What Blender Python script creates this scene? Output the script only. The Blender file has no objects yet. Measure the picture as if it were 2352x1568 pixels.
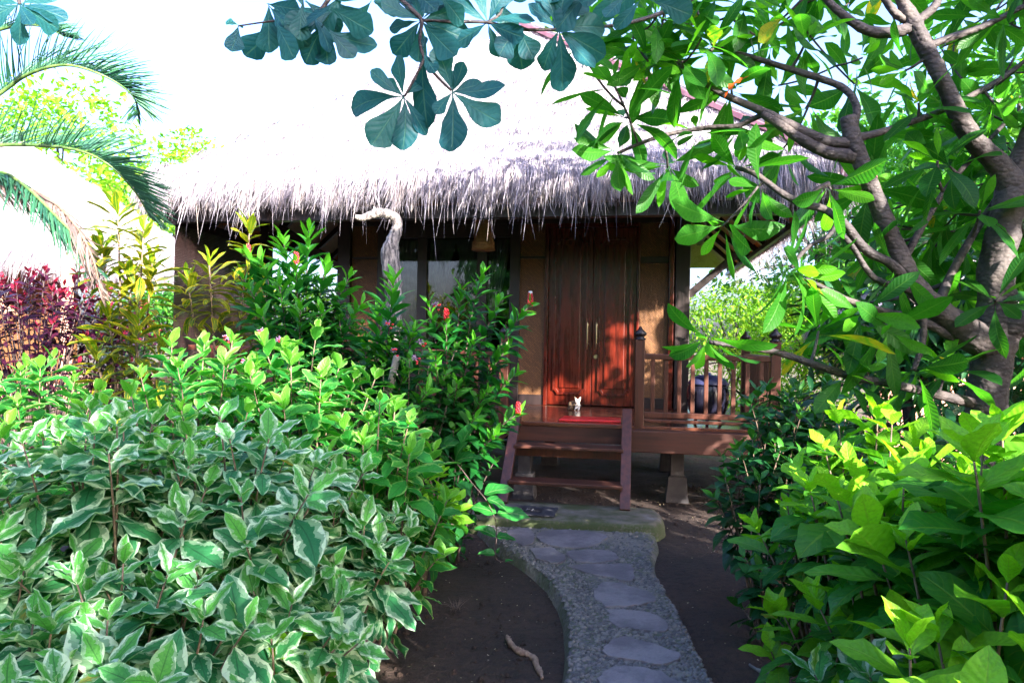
import bpy, math, random
import numpy as np
from mathutils import Vector, Matrix
R = math.radians
SC = bpy.context.scene
COL = SC.collection
# ------------------------------------------------------------------ camera
HCAM = 1.46; FPX = 1568.0; CX, CY = 1176.0, 784.0; ROLL = R(1.0)
cd = bpy.data.cameras.new('camera'); cam = bpy.data.objects.new('camera', cd); COL.objects.link(cam)
cam.location = (0, 0, HCAM); cam.rotation_euler = (R(90), -ROLL, 0)
cd.sensor_width = 36.0; cd.lens = 36.0 * FPX / 2352.0; cd.clip_start = 0.05; cd.clip_end = 600
SC.camera = cam
# ------------------------------------------------------------------ sky, sun, exposure
SUN_AZ = R(34)      # from straight behind the camera towards its right
SUN_EL = R(20)
sd = Vector((math.sin(SUN_AZ) * math.cos(SUN_EL), -math.cos(SUN_AZ) * math.cos(SUN_EL), math.sin(SUN_EL)))
w = bpy.data.worlds.new('World'); SC.world = w; w.use_nodes = True
nt = w.node_tree; bg = nt.nodes['Background']
sky = nt.nodes.new('ShaderNodeTexSky'); sky.sky_type = 'NISHITA'; sky.sun_disc = False
sky.sun_elevation = SUN_EL; sky.sun_rotation = math.atan2(sd.x, sd.y)
sky.air_density = 1.0; sky.dust_density = 5.0; sky.ozone_density = 3.0
tint = nt.nodes.new('ShaderNodeMix'); tint.data_type = 'RGBA'; tint.blend_type = 'MULTIPLY'; tint.inputs[0].default_value = 1.0; tint.inputs[7].default_value = (1.0, .97, 1.18, 1)
nt.links.new(sky.outputs[0], tint.inputs[6]); nt.links.new(tint.outputs[2], bg.inputs[0]); bg.inputs[1].default_value = 0.15
sl = bpy.data.lights.new('sun', 'SUN'); sl.energy = 5.0; sl.angle = R(0.5); sl.color = (1, .93, .83)
so = bpy.data.objects.new('sun', sl); COL.objects.link(so)
so.rotation_euler = sd.to_track_quat('Z', 'Y').to_euler()
SC.view_settings.view_transform = 'Standard'; SC.view_settings.look = 'None'
SC.view_settings.exposure = 2.6; SC.view_settings.gamma = 1.0
SC.cycles.max_bounces = 7; SC.cycles.diffuse_bounces = 3; SC.cycles.transparent_max_bounces = 8
SC.cycles.caustics_reflective = False; SC.cycles.caustics_refractive = False

# ------------------------------------------------------------------ helpers
def at(x, y, d):
    a = x - CX; b = CY - y
    return Vector(((a * math.cos(ROLL) - b * math.sin(ROLL)) / FPX * d, d,
                   HCAM + (a * math.sin(ROLL) + b * math.cos(ROLL)) / FPX * d))
def ground(x, y, z=0.0):
    a = x - CX; b = CY - y
    rx = (a * math.cos(ROLL) - b * math.sin(ROLL)) / FPX; rz = (a * math.sin(ROLL) + b * math.cos(ROLL)) / FPX
    d = (z - HCAM) / rz
    return Vector((rx * d, d, z))
def tag(o, label=None, cat=None, group=None, kind=None):
    if label: o['label'] = label
    if cat: o['category'] = cat
    if group: o['group'] = group
    if kind: o['kind'] = kind
    return o
def empty(name, loc=(0, 0, 0), rz=0.0):
    o = bpy.data.objects.new(name, None); COL.objects.link(o); o.location = loc; o.rotation_euler = (0, 0, rz)
    o.empty_display_size = .1
    return o
def thing(name, label, cat, loc=(0, 0, 0), rz=0.0, group=None):
    return tag(empty(name, loc, rz), label, cat, group)
def link_mesh(name, me, m, parent=None):
    o = bpy.data.objects.new(name, me); COL.objects.link(o)
    if m: me.materials.append(m)
    if parent: o.parent = parent
    return o
class MB:
    def __init__(s): s.v = []; s.f = []
    def add(s, vs, fs):
        n = len(s.v); s.v += [tuple(p) for p in vs]; s.f += [tuple(i + n for i in f) for f in fs]; return s
    def box(s, x0, x1, y0, y1, z0, z1, M=None):
        vs = [Vector((x, y, z)) for z in (z0, z1) for y in (y0, y1) for x in (x0, x1)]
        if M: vs = [M @ p for p in vs]
        return s.add(vs, [(0, 2, 3, 1), (4, 5, 7, 6), (0, 1, 5, 4), (2, 6, 7, 3), (0, 4, 6, 2), (1, 3, 7, 5)])
    def bar(s, a, b, w_, h_, up=(0, 0, 1)):
        a = Vector(a); b = Vector(b); d = (b - a); L = d.length; d.normalize()
        sx = d.cross(Vector(up)).normalized(); uz = sx.cross(d)
        M = Matrix(((sx.x, d.x, uz.x, a.x), (sx.y, d.y, uz.y, a.y), (sx.z, d.z, uz.z, a.z), (0, 0, 0, 1)))
        return s.box(-w_ / 2, w_ / 2, 0, L, -h_ / 2, h_ / 2, M)
    def tube(s, pts, rad, n=8, cap=True, jit=0, rnd=None):
        pts = [Vector(p) for p in pts]; rings = []
        t0 = (pts[1] - pts[0]).normalized(); ref = t0.orthogonal().normalized()
        for i, p in enumerate(pts):
            t = (pts[min(i + 1, len(pts) - 1)] - pts[max(i - 1, 0)]).normalized()
            ref = (ref - t * ref.dot(t)).normalized(); bi = t.cross(ref)
            r = rad[i] if isinstance(rad, (list, tuple)) else rad
            ring = []
            for k in range(n):
                a = 2 * math.pi * k / n; rr = r * (1 + (rnd.uniform(-jit, jit) if rnd else 0))
                ring.append(p + ref * math.cos(a) * rr + bi * math.sin(a) * rr)
            rings.append(ring)
        vs = [q for r_ in rings for q in r_]; fs = []
        for i in range(len(rings) - 1):
            for k in range(n):
                fs.append((i * n + k, i * n + (k + 1) % n, (i + 1) * n + (k + 1) % n, (i + 1) * n + k))
        if cap:
            fs.append(tuple(range(n))[::-1]); fs.append(tuple((len(rings) - 1) * n + k for k in range(n)))
        return s.add(vs, fs)
    def lathe(s, prof, n=16, M=None):
        vs = []; fs = []
        for r_, z in prof:
            for k in range(n):
                a = 2 * math.pi * k / n; p = Vector((r_ * math.cos(a), r_ * math.sin(a), z)); vs.append(M @ p if M else p)
        for i in range(len(prof) - 1):
            for k in range(n):
                fs.append((i * n + k, i * n + (k + 1) % n, (i + 1) * n + (k + 1) % n, (i + 1) * n + k))
        fs.append(tuple(range(n))[::-1]); fs.append(tuple((len(prof) - 1) * n + k for k in range(n)))
        return s.add(vs, fs)
    def ell(s, c, r_, n=10, m=7, M=None):
        vs = []; fs = []
        for i in range(m + 1):
            th = math.pi * i / m
            for k in range(n):
                a = 2 * math.pi * k / n
                p = Vector((r_[0] * math.sin(th) * math.cos(a), r_[1] * math.sin(th) * math.sin(a), r_[2] * math.cos(th)))
                if M: p = M @ p
                vs.append(p + Vector(c))
        for i in range(m):
            for k in range(n):
                fs.append((i * n + k, (i + 1) * n + k, (i + 1) * n + (k + 1) % n, i * n + (k + 1) % n))
        return s.add(vs, fs)
    def prism(s, poly, z0, z1, bev=0.0):
        n = len(poly); c = Vector((sum(p[0] for p in poly) / n, sum(p[1] for p in poly) / n))
        def ring(z, k): return [Vector((c.x + (p[0] - c.x) * k, c.y + (p[1] - c.y) * k, z)) for p in poly]
        rs = [ring(z0, 1), ring(z1 - bev, 1), ring(z1, 1 - bev * 2)] if bev else [ring(z0, 1), ring(z1, 1)]
        vs = [q for r_ in rs for q in r_]; fs = [tuple(range(n))[::-1], tuple((len(rs) - 1) * n + k for k in range(n))]
        for i in range(len(rs) - 1):
            for k in range(n): fs.append((i * n + k, i * n + (k + 1) % n, (i + 1) * n + (k + 1) % n, (i + 1) * n + k))
        return s.add(vs, fs)
    def build(s, name, m, parent=None, smooth=False, bevel=0.0):
        me = bpy.data.meshes.new(name); me.from_pydata(s.v, [], s.f); me.validate(); me.update()
        if smooth: me.polygons.foreach_set('use_smooth', [True] * len(me.polygons))
        o = link_mesh(name, me, m, parent)
        if bevel:
            b = o.modifiers.new('bevel', 'BEVEL'); b.width = bevel; b.segments = 2; b.limit_method = 'ANGLE'
        return o
def smooth_path(pts, sub=4):
    """Catmull-Rom through tuples"""
    P = [np.array(p, float) for p in pts]; out = []
    for i in range(len(P) - 1):
        p0 = P[max(i - 1, 0)]; p1 = P[i]; p2 = P[i + 1]; p3 = P[min(i + 2, len(P) - 1)]
        for k in range(sub):
            t = k / sub
            out.append(.5 * ((2 * p1) + (-p0 + p2) * t + (2 * p0 - 5 * p1 + 4 * p2 - p3) * t * t + (-p0 + 3 * p1 - 3 * p2 + p3) * t ** 3))
    out.append(P[-1]); return out

# ------------------------------------------------------------------ materials
class NB:
    def __init__(s, name):
        s.m = bpy.data.materials.new(name); s.m.use_nodes = True; s.t = s.m.node_tree; s.t.nodes.clear()
        s.out = s.t.nodes.new('ShaderNodeOutputMaterial')
    def n(s, typ, ins=None, **kw):
        d = s.t.nodes.new(typ)
        for k, v in kw.items(): setattr(d, k, v)
        if ins:
            for k, v in ins.items():
                if isinstance(v, bpy.types.NodeSocket): s.t.links.new(v, d.inputs[k])
                else: d.inputs[k].default_value = v
        return d
    def math(s, op, a, b=0.0, c=None):
        i = {0: a, 1: b}
        if c is not None: i[2] = c
        return s.n('ShaderNodeMath', i, operation=op).outputs[0]
    def mix(s, f, a, b, blend='MIX'):
        d = s.n('ShaderNodeMix', None, data_type='RGBA', blend_type=blend)
        for k, v in ((0, f), (6, a), (7, b)):
            if isinstance(v, bpy.types.NodeSocket): s.t.links.new(v, d.inputs[k])
            else: d.inputs[k].default_value = (tuple(v) + (1,)) if k > 0 and len(v) == 3 else v
        return d.outputs[2]
    def noise(s, scale, vec=None, detail=3, rough=.55):
        i = {'Scale': scale, 'Detail': detail, 'Roughness': rough}
        if vec is not None: i['Vector'] = vec
        return s.n('ShaderNodeTexNoise', i).outputs[0]
    def ramp(s, f, stops):
        d = s.n('ShaderNodeValToRGB', {0: f}); e = d.color_ramp.elements
        while len(e) < len(stops): e.new(.5)
        for k, (p, c) in enumerate(stops): e[k].position = p; e[k].color = tuple(c) + (1,) if len(c) == 3 else c
        return d.outputs[0]
    def step(s, f, a, b):
        d = s.n('ShaderNodeMapRange', {0: f, 1: a, 2: b, 3: 0., 4: 1.}); d.interpolation_type = 'SMOOTHSTEP'; return d.outputs[0]
    def bump(s, h, strength=.3, dist=.01):
        return s.n('ShaderNodeBump', {'Height': h, 'Strength': strength, 'Distance': dist}).outputs[0]
    def pbsdf(s, col, rough=.5, normal=None, **kw):
        i = {'Base Color': (tuple(col) + (1,)) if not isinstance(col, bpy.types.NodeSocket) else col, 'Roughness': rough}
        if normal is not None: i['Normal'] = normal
        i.update(kw); return s.n('ShaderNodeBsdfPrincipled', i).outputs[0]
    def fin(s, sh): s.t.links.new(sh, s.out.inputs[0]); return s.m
    def obj(s): return s.n('ShaderNodeTexCoord').outputs['Object']
    def geo(s): return s.n('ShaderNodeNewGeometry').outputs['Position']
def scaled(b, vec, sc):
    return b.n('ShaderNodeMapping', {'Vector': vec, 'Scale': sc}).outputs[0]
def mat_wood(name, dark, light, rough=.35, grain=(30, 30, 3), bump=.25, spec=.5):
    b = NB(name); v = scaled(b, b.obj(), grain); n1 = b.noise(1.0, v, 5, .6); n2 = b.noise(3.0, b.obj(), 3)
    c = b.mix(b.step(n1, .3, .7), dark, light); c = b.mix(b.math('MULTIPLY', b.step(n2, .45, .75), .35), c, tuple(x * .45 for x in dark))
    r_ = b.math('MULTIPLY_ADD', n1, .25, rough - .1)
    return b.fin(b.pbsdf(c, r_, b.bump(n1, bump, .004), **{'Specular IOR Level': spec}))
def mat_simple(name, c0, c1, scale=8, rough=.7, bump=.2, dist=.01, detail=5):
    b = NB(name); n1 = b.noise(scale, b.geo(), detail)
    return b.fin(b.pbsdf(b.mix(b.step(n1, .35, .68), c0, c1), rough, b.bump(n1, bump, dist)))
def mat_leaf(name, dark, light, young, vein=(.35, .5, .12), var=None, trans=.4, rough=.33, nv=9, yellow=None, ystart=.93,
             varlim=.78, tboost=1.6, spots=None, veinmix=.45, amp=.9, whole=.12, spec=.4, yage=.55):
    b = NB(name)
    at_ = b.n('ShaderNodeAttribute', None, attribute_name='lf'); sp = b.n('ShaderNodeSeparateColor', {0: at_.outputs['Color']})
    rnd, age, seed = sp.outputs[0], sp.outputs[1], sp.outputs[2]
    uv = b.n('ShaderNodeUVMap', None); sx = b.n('ShaderNodeSeparateXYZ', {0: uv.outputs[0]})
    u = b.math('ABSOLUTE', b.math('MULTIPLY_ADD', sx.outputs[0], 2.0, -1.0)); v = sx.outputs[1]
    c = b.mix(rnd, dark, light)
    c = b.mix(b.step(age, yage, 0.0), c, young)
    off = b.n('ShaderNodeCombineXYZ', {0: b.math('MULTIPLY_ADD', seed, 37., sx.outputs[0]), 1: b.math('MULTIPLY', v, 2.2), 2: b.math('MULTIPLY', seed, 91.)}).outputs[0]
    nz = b.noise(2.3, off, 3, .6)
    nf = b.noise(9, off, 3)
    c = b.mix(b.math('MULTIPLY', b.step(nf, .4, .75), .3), c, tuple(x * .6 for x in dark))
    if yellow:
        c = b.mix(b.math('MULTIPLY', b.step(rnd, ystart, ystart + .03), b.step(nz, .35, .6)), c, yellow)
    if spots:
        c = b.mix(b.step(nf, .66, .70), c, spots)
    if var:
        f = b.math('ADD', u, b.math('MULTIPLY', b.math('SUBTRACT', nz, .5), amp * 2))
        f = b.math('ADD', f, b.math('MULTIPLY', b.math('SUBTRACT', b.math('POWER', seed, 3.), .3), whole * 3))
        mid = tuple(.55 * p + .45 * q for p, q in zip(light, var))
        c = b.mix(b.math('MULTIPLY', b.step(f, varlim - .32, varlim - .29), .75), c, mid)
        c = b.mix(b.step(f, varlim, varlim + .04), c, var)
    w_ = b.math('SINE', b.math('MULTIPLY', b.math('SUBTRACT', b.math('MULTIPLY', v, nv), b.math('MULTIPLY', u, 1.6)), 6.2832))
    sv = b.math('MULTIPLY', b.step(w_, .88, 1.0), b.step(u, 1.0, .7))
    mr = b.step(u, .085, .02)
    vv = b.math('MAXIMUM', b.math('MULTIPLY', sv, .4), mr)
    c = b.mix(b.math('MULTIPLY', vv, veinmix), c, vein)
    h = b.math('ADD', b.math('MULTIPLY', w_, -.25), b.math('MULTIPLY', mr, -1.))
    nrm = b.bump(h, .35, .004)
    P = b.pbsdf(c, b.math('MULTIPLY_ADD', nf, .25, rough - .1), nrm, **{'Specular IOR Level': spec})
    tc = b.mix(1.0, c, (tboost, tboost * 1.0, tboost * .35), 'MULTIPLY')
    T = b.n('ShaderNodeBsdfTranslucent', {0: tc, 1: nrm}).outputs[0]
    return b.fin(b.n('ShaderNodeMixShader', {0: trans, 1: P, 2: T}).outputs[0])

M = {}
def mk_mats():
    b = NB('soil'); p = b.geo(); n1 = b.noise(1.3, p, 6, .62); n2 = b.noise(26, p, 5, .65); n3 = b.noise(140, p, 3, .6)
    c = b.ramp(n1, [(.3, (.036, .021, .017)), (.55, (.068, .040, .030)), (.75, (.108, .064, .046))])
    c = b.mix(b.math('MULTIPLY', b.step(n2, .42, .7), .65), c, (.018, .013, .014))
    c = b.mix(b.step(n3, .70, .74), c, (.17, .13, .09))
    far = b.n('ShaderNodeSeparateXYZ', {0: p}).outputs[1]
    g = b.mix(b.step(n1, .35, .6), (.075, .13, .03), (.19, .12, .08))
    c = b.mix(b.math('MULTIPLY', b.step(far, 7.6, 9.5), b.step(n2, .3, .6)), c, g)
    h = b.math('ADD', b.math('MULTIPLY', n1, 3.), b.math('ADD', n2, b.math('MULTIPLY', n3, .3)))
    M['soil'] = b.fin(b.pbsdf(c, .85, b.bump(h, 1.0, .05)))
    b = NB('pebble_concrete'); p = b.geo(); n1 = b.noise(3, p, 5); n2 = b.noise(70, p, 4)
    vo = b.n('ShaderNodeTexVoronoi', {'Vector': p, 'Scale': 34.}); vd = vo.outputs['Distance']
    c = b.mix(b.step(n1, .35, .65), (.11, .096, .095), (.19, .165, .145)); c = b.mix(b.math('MULTIPLY', b.step(n1, .60, .48), .55), c, (.055, .075, .03))
    c = b.mix(b.step(vd, .42, .25), c, b.mix(n2, (.085, .078, .085), (.16, .145, .14)))
    M['pconc'] = b.fin(b.pbsdf(c, .75, b.bump(b.math('ADD', b.math('MULTIPLY', vd, -1.), b.math('MULTIPLY', n2, .3)), .8, .012)))
    b = NB('pebble'); at_ = b.n('ShaderNodeAttribute', None, attribute_name='lf'); n1 = b.noise(60, b.geo())
    c = b.ramp(at_.outputs['Fac'], [(0, (.055, .050, .060)), (.5, (.13, .118, .125)), (1, (.23, .205, .19))])
    M['pebble'] = b.fin(b.pbsdf(b.mix(b.math('MULTIPLY', n1, .5), c, (.08, .08, .08)), .6))
    b = NB('flagstone'); p = b.geo(); n1 = b.noise(4, p, 5, .6); n2 = b.noise(50, p, 4)
    c = b.mix(b.step(n1, .38, .62), (.12, .103, .12), (.22, .19, .205)); c = b.mix(b.math('MULTIPLY', b.step(n2, .5, .7), .3), c, (.11, .10, .11))
    M['flag'] = b.fin(b.pbsdf(c, .65, b.bump(b.math('ADD', n1, b.math('MULTIPLY', n2, .35)), .8, .03)))
    b = NB('mossy_concrete'); p = b.geo(); n1 = b.noise(4.5, p, 6, .6); n2 = b.noise(60, p, 4)
    nz = b.n('ShaderNodeSeparateXYZ', {0: b.n('ShaderNodeNewGeometry').outputs['Normal']}).outputs[2]
    c = b.mix(b.step(n1, .38, .62), (.05, .058, .02), (.14, .12, .10)); c = b.mix(b.math('MULTIPLY', b.step(n1, .60, .72), .8), c, (.22, .21, .21))
    c = b.mix(b.math('MULTIPLY', b.step(nz, .8, .4), b.step(n2, .25, .6)), c, (.05, .07, .022))
    M['slab'] = b.fin(b.pbsdf(c, .8, b.bump(n2, .35, .006)))
    M['wood'] = mat_wood('red_brown_wood', (.050, .015, .008), (.105, .031, .017), .38)
    M['woodv'] = mat_wood('red_brown_wood_upright', (.050, .015, .008), (.105, .031, .017), .40, (30, 30, 2))
    M['woodh'] = mat_wood('weathered_beam_wood', (.038, .012, .008), (.080, .024, .014), .5, (2.5, 30, 30))
    M['deck'] = mat_wood('varnished_deck_wood', (.070, .024, .013), (.13, .046, .027), .16, (2.2, 40, 40), .12, .7)
    M['door'] = mat_wood('varnished_door_wood', (.036, .0035, .002), (.125, .011, .003), .25, (26, 26, 2), .15)
    M['darkwood'] = mat_wood('dark_frame_wood', (.012, .007, .007), (.024, .012, .011), .4, (26, 26, 2), .15)
    M['grey_wood'] = mat_wood('weathered_grey_wood', (.13, .12, .115), (.24, .22, .21), .8, (4, 20, 20), .4)
    M['redpaint'] = mat_simple('faded_red_board', (.44, .17, .19), (.58, .27, .28), 6, .5, .1)
    M['greyboard'] = mat_simple('grey_ridge_plank', (.30, .27, .27), (.42, .38, .37), 9, .7, .2)
    M['salmon'] = mat_simple('salmon_board', (.50, .25, .17), (.62, .34, .24), 5, .6, .1)
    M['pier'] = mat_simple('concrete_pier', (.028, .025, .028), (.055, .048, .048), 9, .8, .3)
    # woven bamboo
    b = NB('woven_bamboo'); o = b.obj(); sx = b.n('ShaderNodeSeparateXYZ', {0: o})
    p2 = b.n('ShaderNodeCombineXYZ', {0: sx.outputs[0], 1: sx.outputs[2], 2: 0.}).outputs[0]
    mp = b.n('ShaderNodeMapping', {'Vector': p2, 'Rotation': (0, 0, R(45))}).outputs[0]
    br = b.n('ShaderNodeTexBrick', {'Vector': mp, 'Color1': (1, 1, 1, 1), 'Color2': (.55, .55, .55, 1), 'Mortar': (0, 0, 0, 1), 'Scale': 16., 'Mortar Size': .035, 'Mortar Smooth': .3, 'Brick Width': .9, 'Row Height': .30})
    n1 = b.noise(40, o); n0 = b.noise(3, o)
    c = b.mix(br.outputs[0], (.035, .011, .004), b.mix(n1, (.155, .062, .018), (.22, .10, .032)))
    c = b.mix(b.math('MULTIPLY', b.step(n0, .5, .7), .3), c, (.16, .07, .025))
    M['mat'] = b.fin(b.pbsdf(c, .5, b.bump(br.outputs[0], .5, .006)))
    # bamboo poles in a ceiling
    b = NB('bamboo_culm'); n1 = b.noise(6, b.obj(), 4)
    M['bamboo'] = b.fin(b.pbsdf(b.mix(n1, (.62, .20, .045), (.80, .34, .09)), .45))
    # thatch strands
    b = NB('thatch_straw'); at_ = b.n('ShaderNodeAttribute', None, attribute_name='lf')
    n1 = b.noise(3, b.geo(), 4)
    c = b.ramp(at_.outputs['Fac'], [(0, (.10, .09, .11)), (.35, (.24, .22, .26)), (.8, (.42, .39, .45)), (1, (.50, .42, .36))])
    c = b.mix(b.math('MULTIPLY', b.step(n1, .5, .75), .3), c, (.26, .20, .18))
    P = b.pbsdf(c, .7); T = b.n('ShaderNodeBsdfTranslucent', {0: c}).outputs[0]
    M['straw'] = b.fin(b.n('ShaderNodeMixShader', {0: .25, 1: P, 2: T}).outputs[0])
    b = NB('thatch_bed'); o = b.geo(); v = scaled(b, o, (40, 40, 4)); n1 = b.noise(1., v, 5); n2 = b.noise(5, o, 5)
    c = b.mix(n1, (.30, .265, .27), (.56, .51, .50)); c = b.mix(b.math('MULTIPLY', b.step(n2, .55, .7), .4), c, (.22, .18, .19))
    M['thatch'] = b.fin(b.pbsdf(c, .85, b.bump(n1, .8, .02)))
    M['cloth'] = mat_simple('sheer_curtain', (.20, .20, .20), (.28, .28, .27), 12, .8, .1)
    M['room'] = mat_simple('dim_room', (.03, .02, .02), (.05, .03, .03), 2, .9)
    b = NB('window_glass'); fr = b.n('ShaderNodeFresnel', {0: 1.5}).outputs[0]
    G = b.n('ShaderNodeBsdfGlossy', {0: (.9, .95, 1, 1), 1: .02}).outputs[0]; T = b.n('ShaderNodeBsdfTransparent', {0: (.75, .8, .8, 1)}).outputs[0]
    M['glass'] = b.fin(b.n('ShaderNodeMixShader', {0: b.math('MULTIPLY_ADD', fr, 1.0, .0), 1: T, 2: G}).outputs[0])
    b = NB('brass'); M['brass'] = b.fin(b.pbsdf((.62, .5, .3), .3, None, Metallic=1.0))
    b = NB('steel'); M['steel'] = b.fin(b.pbsdf((.4, .4, .4), .35, None, Metallic=1.0))
    b = NB('red_mat_fabric'); n1 = b.noise(150, b.geo()); M['redmat'] = b.fin(b.pbsdf(b.mix(n1, (.55, .008, .012), (.75, .03, .03)), .45, b.bump(n1, .4, .004)))
    M['rubber'] = mat_simple('black_rubber', (.028, .028, .038), (.05, .05, .062), 60, .55, .3, .003)
    M['rubber2'] = mat_simple('sunken_black_rubber', (.010, .010, .016), (.02, .02, .026), 60, .5, .2, .003)
    M['chalk'] = mat_simple('worn_print', (.22, .22, .24), (.32, .32, .33), 60, .6)
    b = NB('glazed_black'); n1 = b.noise(12, b.obj()); M['glaze'] = b.fin(b.pbsdf(b.mix(n1, (.008, .008, .016), (.02, .02, .04)), .22, b.bump(n1, .1, .01)))
    b = NB('blue_lid'); n1 = b.noise(12, b.obj()); M['lid'] = b.fin(b.pbsdf(b.mix(n1, (.035, .04, .11), (.06, .065, .16)), .4))
    # wicker
    b = NB('wicker'); sx = b.n('ShaderNodeSeparateXYZ', {0: b.obj()}); wv = b.math('SINE', b.math('MULTIPLY', sx.outputs[2], 420.)); n1 = b.noise(60, b.obj())
    M['wicker'] = b.fin(b.pbsdf(b.mix(b.math('MULTIPLY_ADD', wv, .4, n1), (.16, .07, .025), (.50, .26, .10)), .6, b.bump(wv, .6, .004)))
    # driftwood
    b = NB('driftwood'); v = scaled(b, b.geo(), (60, 60, 9)); n1 = b.noise(1., v, 5, .65); n2 = b.noise(7, b.geo(), 4)
    c = b.mix(b.step(n1, .35, .65), (.030, .026, .030), (.40, .35, .32)); c = b.mix(b.math('MULTIPLY', b.step(n2, .55, .65), .7), c, (.05, .04, .045))
    M['drift'] = b.fin(b.pbsdf(c, .6, b.bump(n1, .9, .02)))
    # bark
    b = NB('grey_lenticel_bark'); p = b.geo(); n1 = b.noise(7, p, 6, .62); vo = b.n('ShaderNodeTexVoronoi', {'Vector': scaled(b, p, (38, 38, 62)), 'Scale': 1.}).outputs['Distance']
    n2 = b.noise(60, p, 3)
    c = b.ramp(n1, [(.32, (.022, .017, .020)), (.5, (.055, .043, .044)), (.68, (.105, .082, .074))])
    c = b.mix(b.step(vo, .22, .12), c, (.105, .092, .088)); c = b.mix(b.math('MULTIPLY', b.step(n2, .52, .7), .5), c, (.02, .017, .017))
    M['bark'] = b.fin(b.pbsdf(c, .75, b.bump(b.math('ADD', n1, b.math('MULTIPLY', vo, -.5)), .9, .012)))
    M['twig'] = mat_simple('twig_bark', (.10, .07, .05), (.24, .16, .11), 30, .7, .3, .004)
    M['greenstem'] = mat_simple('green_stem', (.06, .13, .03), (.14, .22, .06), 20, .5, .1)
    M['darkstem'] = mat_simple('dark_stem', (.05, .03, .03), (.11, .07, .06), 20, .6, .2)
    M['root'] = mat_simple('dry_root', (.20, .12, .09), (.36, .24, .17), 40, .9, .8, .006)
    # leaves
    M['l_var'] = mat_leaf('variegated_leaf', (.020, .15, .060), (.050, .25, .088), (.10, .38, .06), (.01, .05, .02), yellow=(.42, .33, .06), ystart=.972, var=(.52, .68, .50), trans=.36, rough=.5, nv=7, varlim=.80, veinmix=.5, amp=.85, whole=.14, spec=.22)
    M['l_var2'] = mat_leaf('pale_edged_leaf', (.022, .22, .035), (.05, .32, .05), (.16, .46, .04), (.03, .14, .02), var=(.46, .66, .22), trans=.48, rough=.42, nv=7, varlim=1.05, veinmix=.4, amp=.5, spec=.3)
    M['l_lime'] = mat_leaf('lime_leaf', (.012, .13, .020), (.04, .23, .02), (.25, .58, .025), (.22, .38, .04), trans=.42, rough=.40, nv=8, yellow=(.40, .30, .03), ystart=.975, yage=.85, spec=.3)
    M['l_dark'] = mat_leaf('deep_green_leaf', (.008, .065, .022), (.02, .115, .03), (.05, .22, .02), (.04, .12, .03), trans=.3, rough=.3, nv=8)
    M['l_costus'] = mat_leaf('glossy_ginger_leaf', (.006, .085, .018), (.020, .18, .026), (.10, .42, .02), (.03, .13, .02), trans=.45, rough=.3, nv=3)
    M['l_heart'] = mat_leaf('soft_hedge_leaf', (.006, .065, .022), (.020, .13, .028), (.08, .30, .03), (.03, .10, .03), trans=.4, rough=.4, nv=7)
    M['l_croton'] = mat_leaf('croton_leaf', (.02, .10, .012), (.16, .20, .012), (.18, .40, .02), (.60, .56, .03), var=(.55, .42, .015), trans=.42, rough=.32, nv=14, veinmix=.8, varlim=.95, amp=.8)
    M['l_red'] = mat_leaf('wine_red_leaf', (.022, .005, .018), (.065, .010, .030), (.36, .020, .05), (.16, .02, .05), trans=.32, rough=.28, nv=6, tboost=1.3)
    M['l_frangi'] = mat_leaf('frangipani_leaf', (.014, .105, .016), (.048, .23, .020), (.11, .40, .018), (.13, .32, .05), trans=.62, spec=.3, rough=.38, nv=16, yellow=(.50, .34, .02), ystart=.965, veinmix=.5, tboost=1.8)
    M['l_almond'] = mat_leaf('almond_leaf', (.010, .085, .12), (.025, .15, .16), (.04, .22, .13), (.10, .24, .18), trans=.5, spec=.3, rough=.45, nv=7)  # leaf colour shifted to blue, standing in for a glare tint
    M['l_palm'] = mat_leaf('palm_leaflet', (.02, .10, .07), (.05, .18, .09), (.10, .24, .08), (.12, .22, .08), trans=.3, rough=.35, nv=0)
    M['l_drypalm'] = mat_leaf('dry_palm_leaflet', (.13, .09, .09), (.24, .17, .15), (.2, .15, .1), (.3, .2, .15), trans=.2, rough=.6, nv=0)
    M['l_bg'] = mat_leaf('sunlit_tree_leaf', (.09, .30, .015), (.22, .46, .03), (.42, .56, .05), (.3, .4, .1), trans=.5, rough=.5, nv=0)
    M['l_bg2'] = mat_leaf('garden_tree_leaf', (.015, .11, .018), (.05, .24, .025), (.14, .36, .03), (.12, .25, .05), trans=.5, rough=.4, nv=0)
    M['l_vine'] = mat_leaf('vine_leaf', (.012, .13, .025), (.03, .24, .04), (.12, .36, .03), (.3, .42, .2), trans=.4, rough=.3, nv=6)
    b = NB('red_cone'); n1 = b.noise(40, b.obj()); M['cone'] = b.fin(b.pbsdf(b.mix(n1, (.45, .008, .015), (.75, .03, .04)), .35))
    M['petal'] = mat_simple('white_petal', (.72, .68, .70), (.85, .82, .84), 30, .5, .05)
    M['petalpink'] = mat_simple('lilac_bract', (.22, .12, .24), (.42, .28, .42), 60, .6, .05)
    b = NB('kitten_fur'); o = b.obj(); sx = b.n('ShaderNodeSeparateXYZ', {0: o}); n1 = b.noise(45, o, 3); n2 = b.noise(300, o, 2)
    f = b.math('ADD', sx.outputs[0], b.math('MULTIPLY', b.math('SUBTRACT', n1, .5), .04))
    dark = b.mix(b.step(b.math('SINE', b.math('MULTIPLY', sx.outputs[0], 330.)), -.2, .4), (.03, .025, .022), (.26, .15, .07))
    c = b.mix(b.step(f, -.008, .006), dark, (.80, .72, .62))
    M['fur'] = b.fin(b.pbsdf(c, .8, b.bump(n2, .6, .003)))
    b = NB('dark_eye'); M['eye'] = b.fin(b.pbsdf((.01, .015, .01), .1))
    b = NB('pink_nose'); M['nose'] = b.fin(b.pbsdf((.6, .25, .22), .4))
mk_mats()

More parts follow.
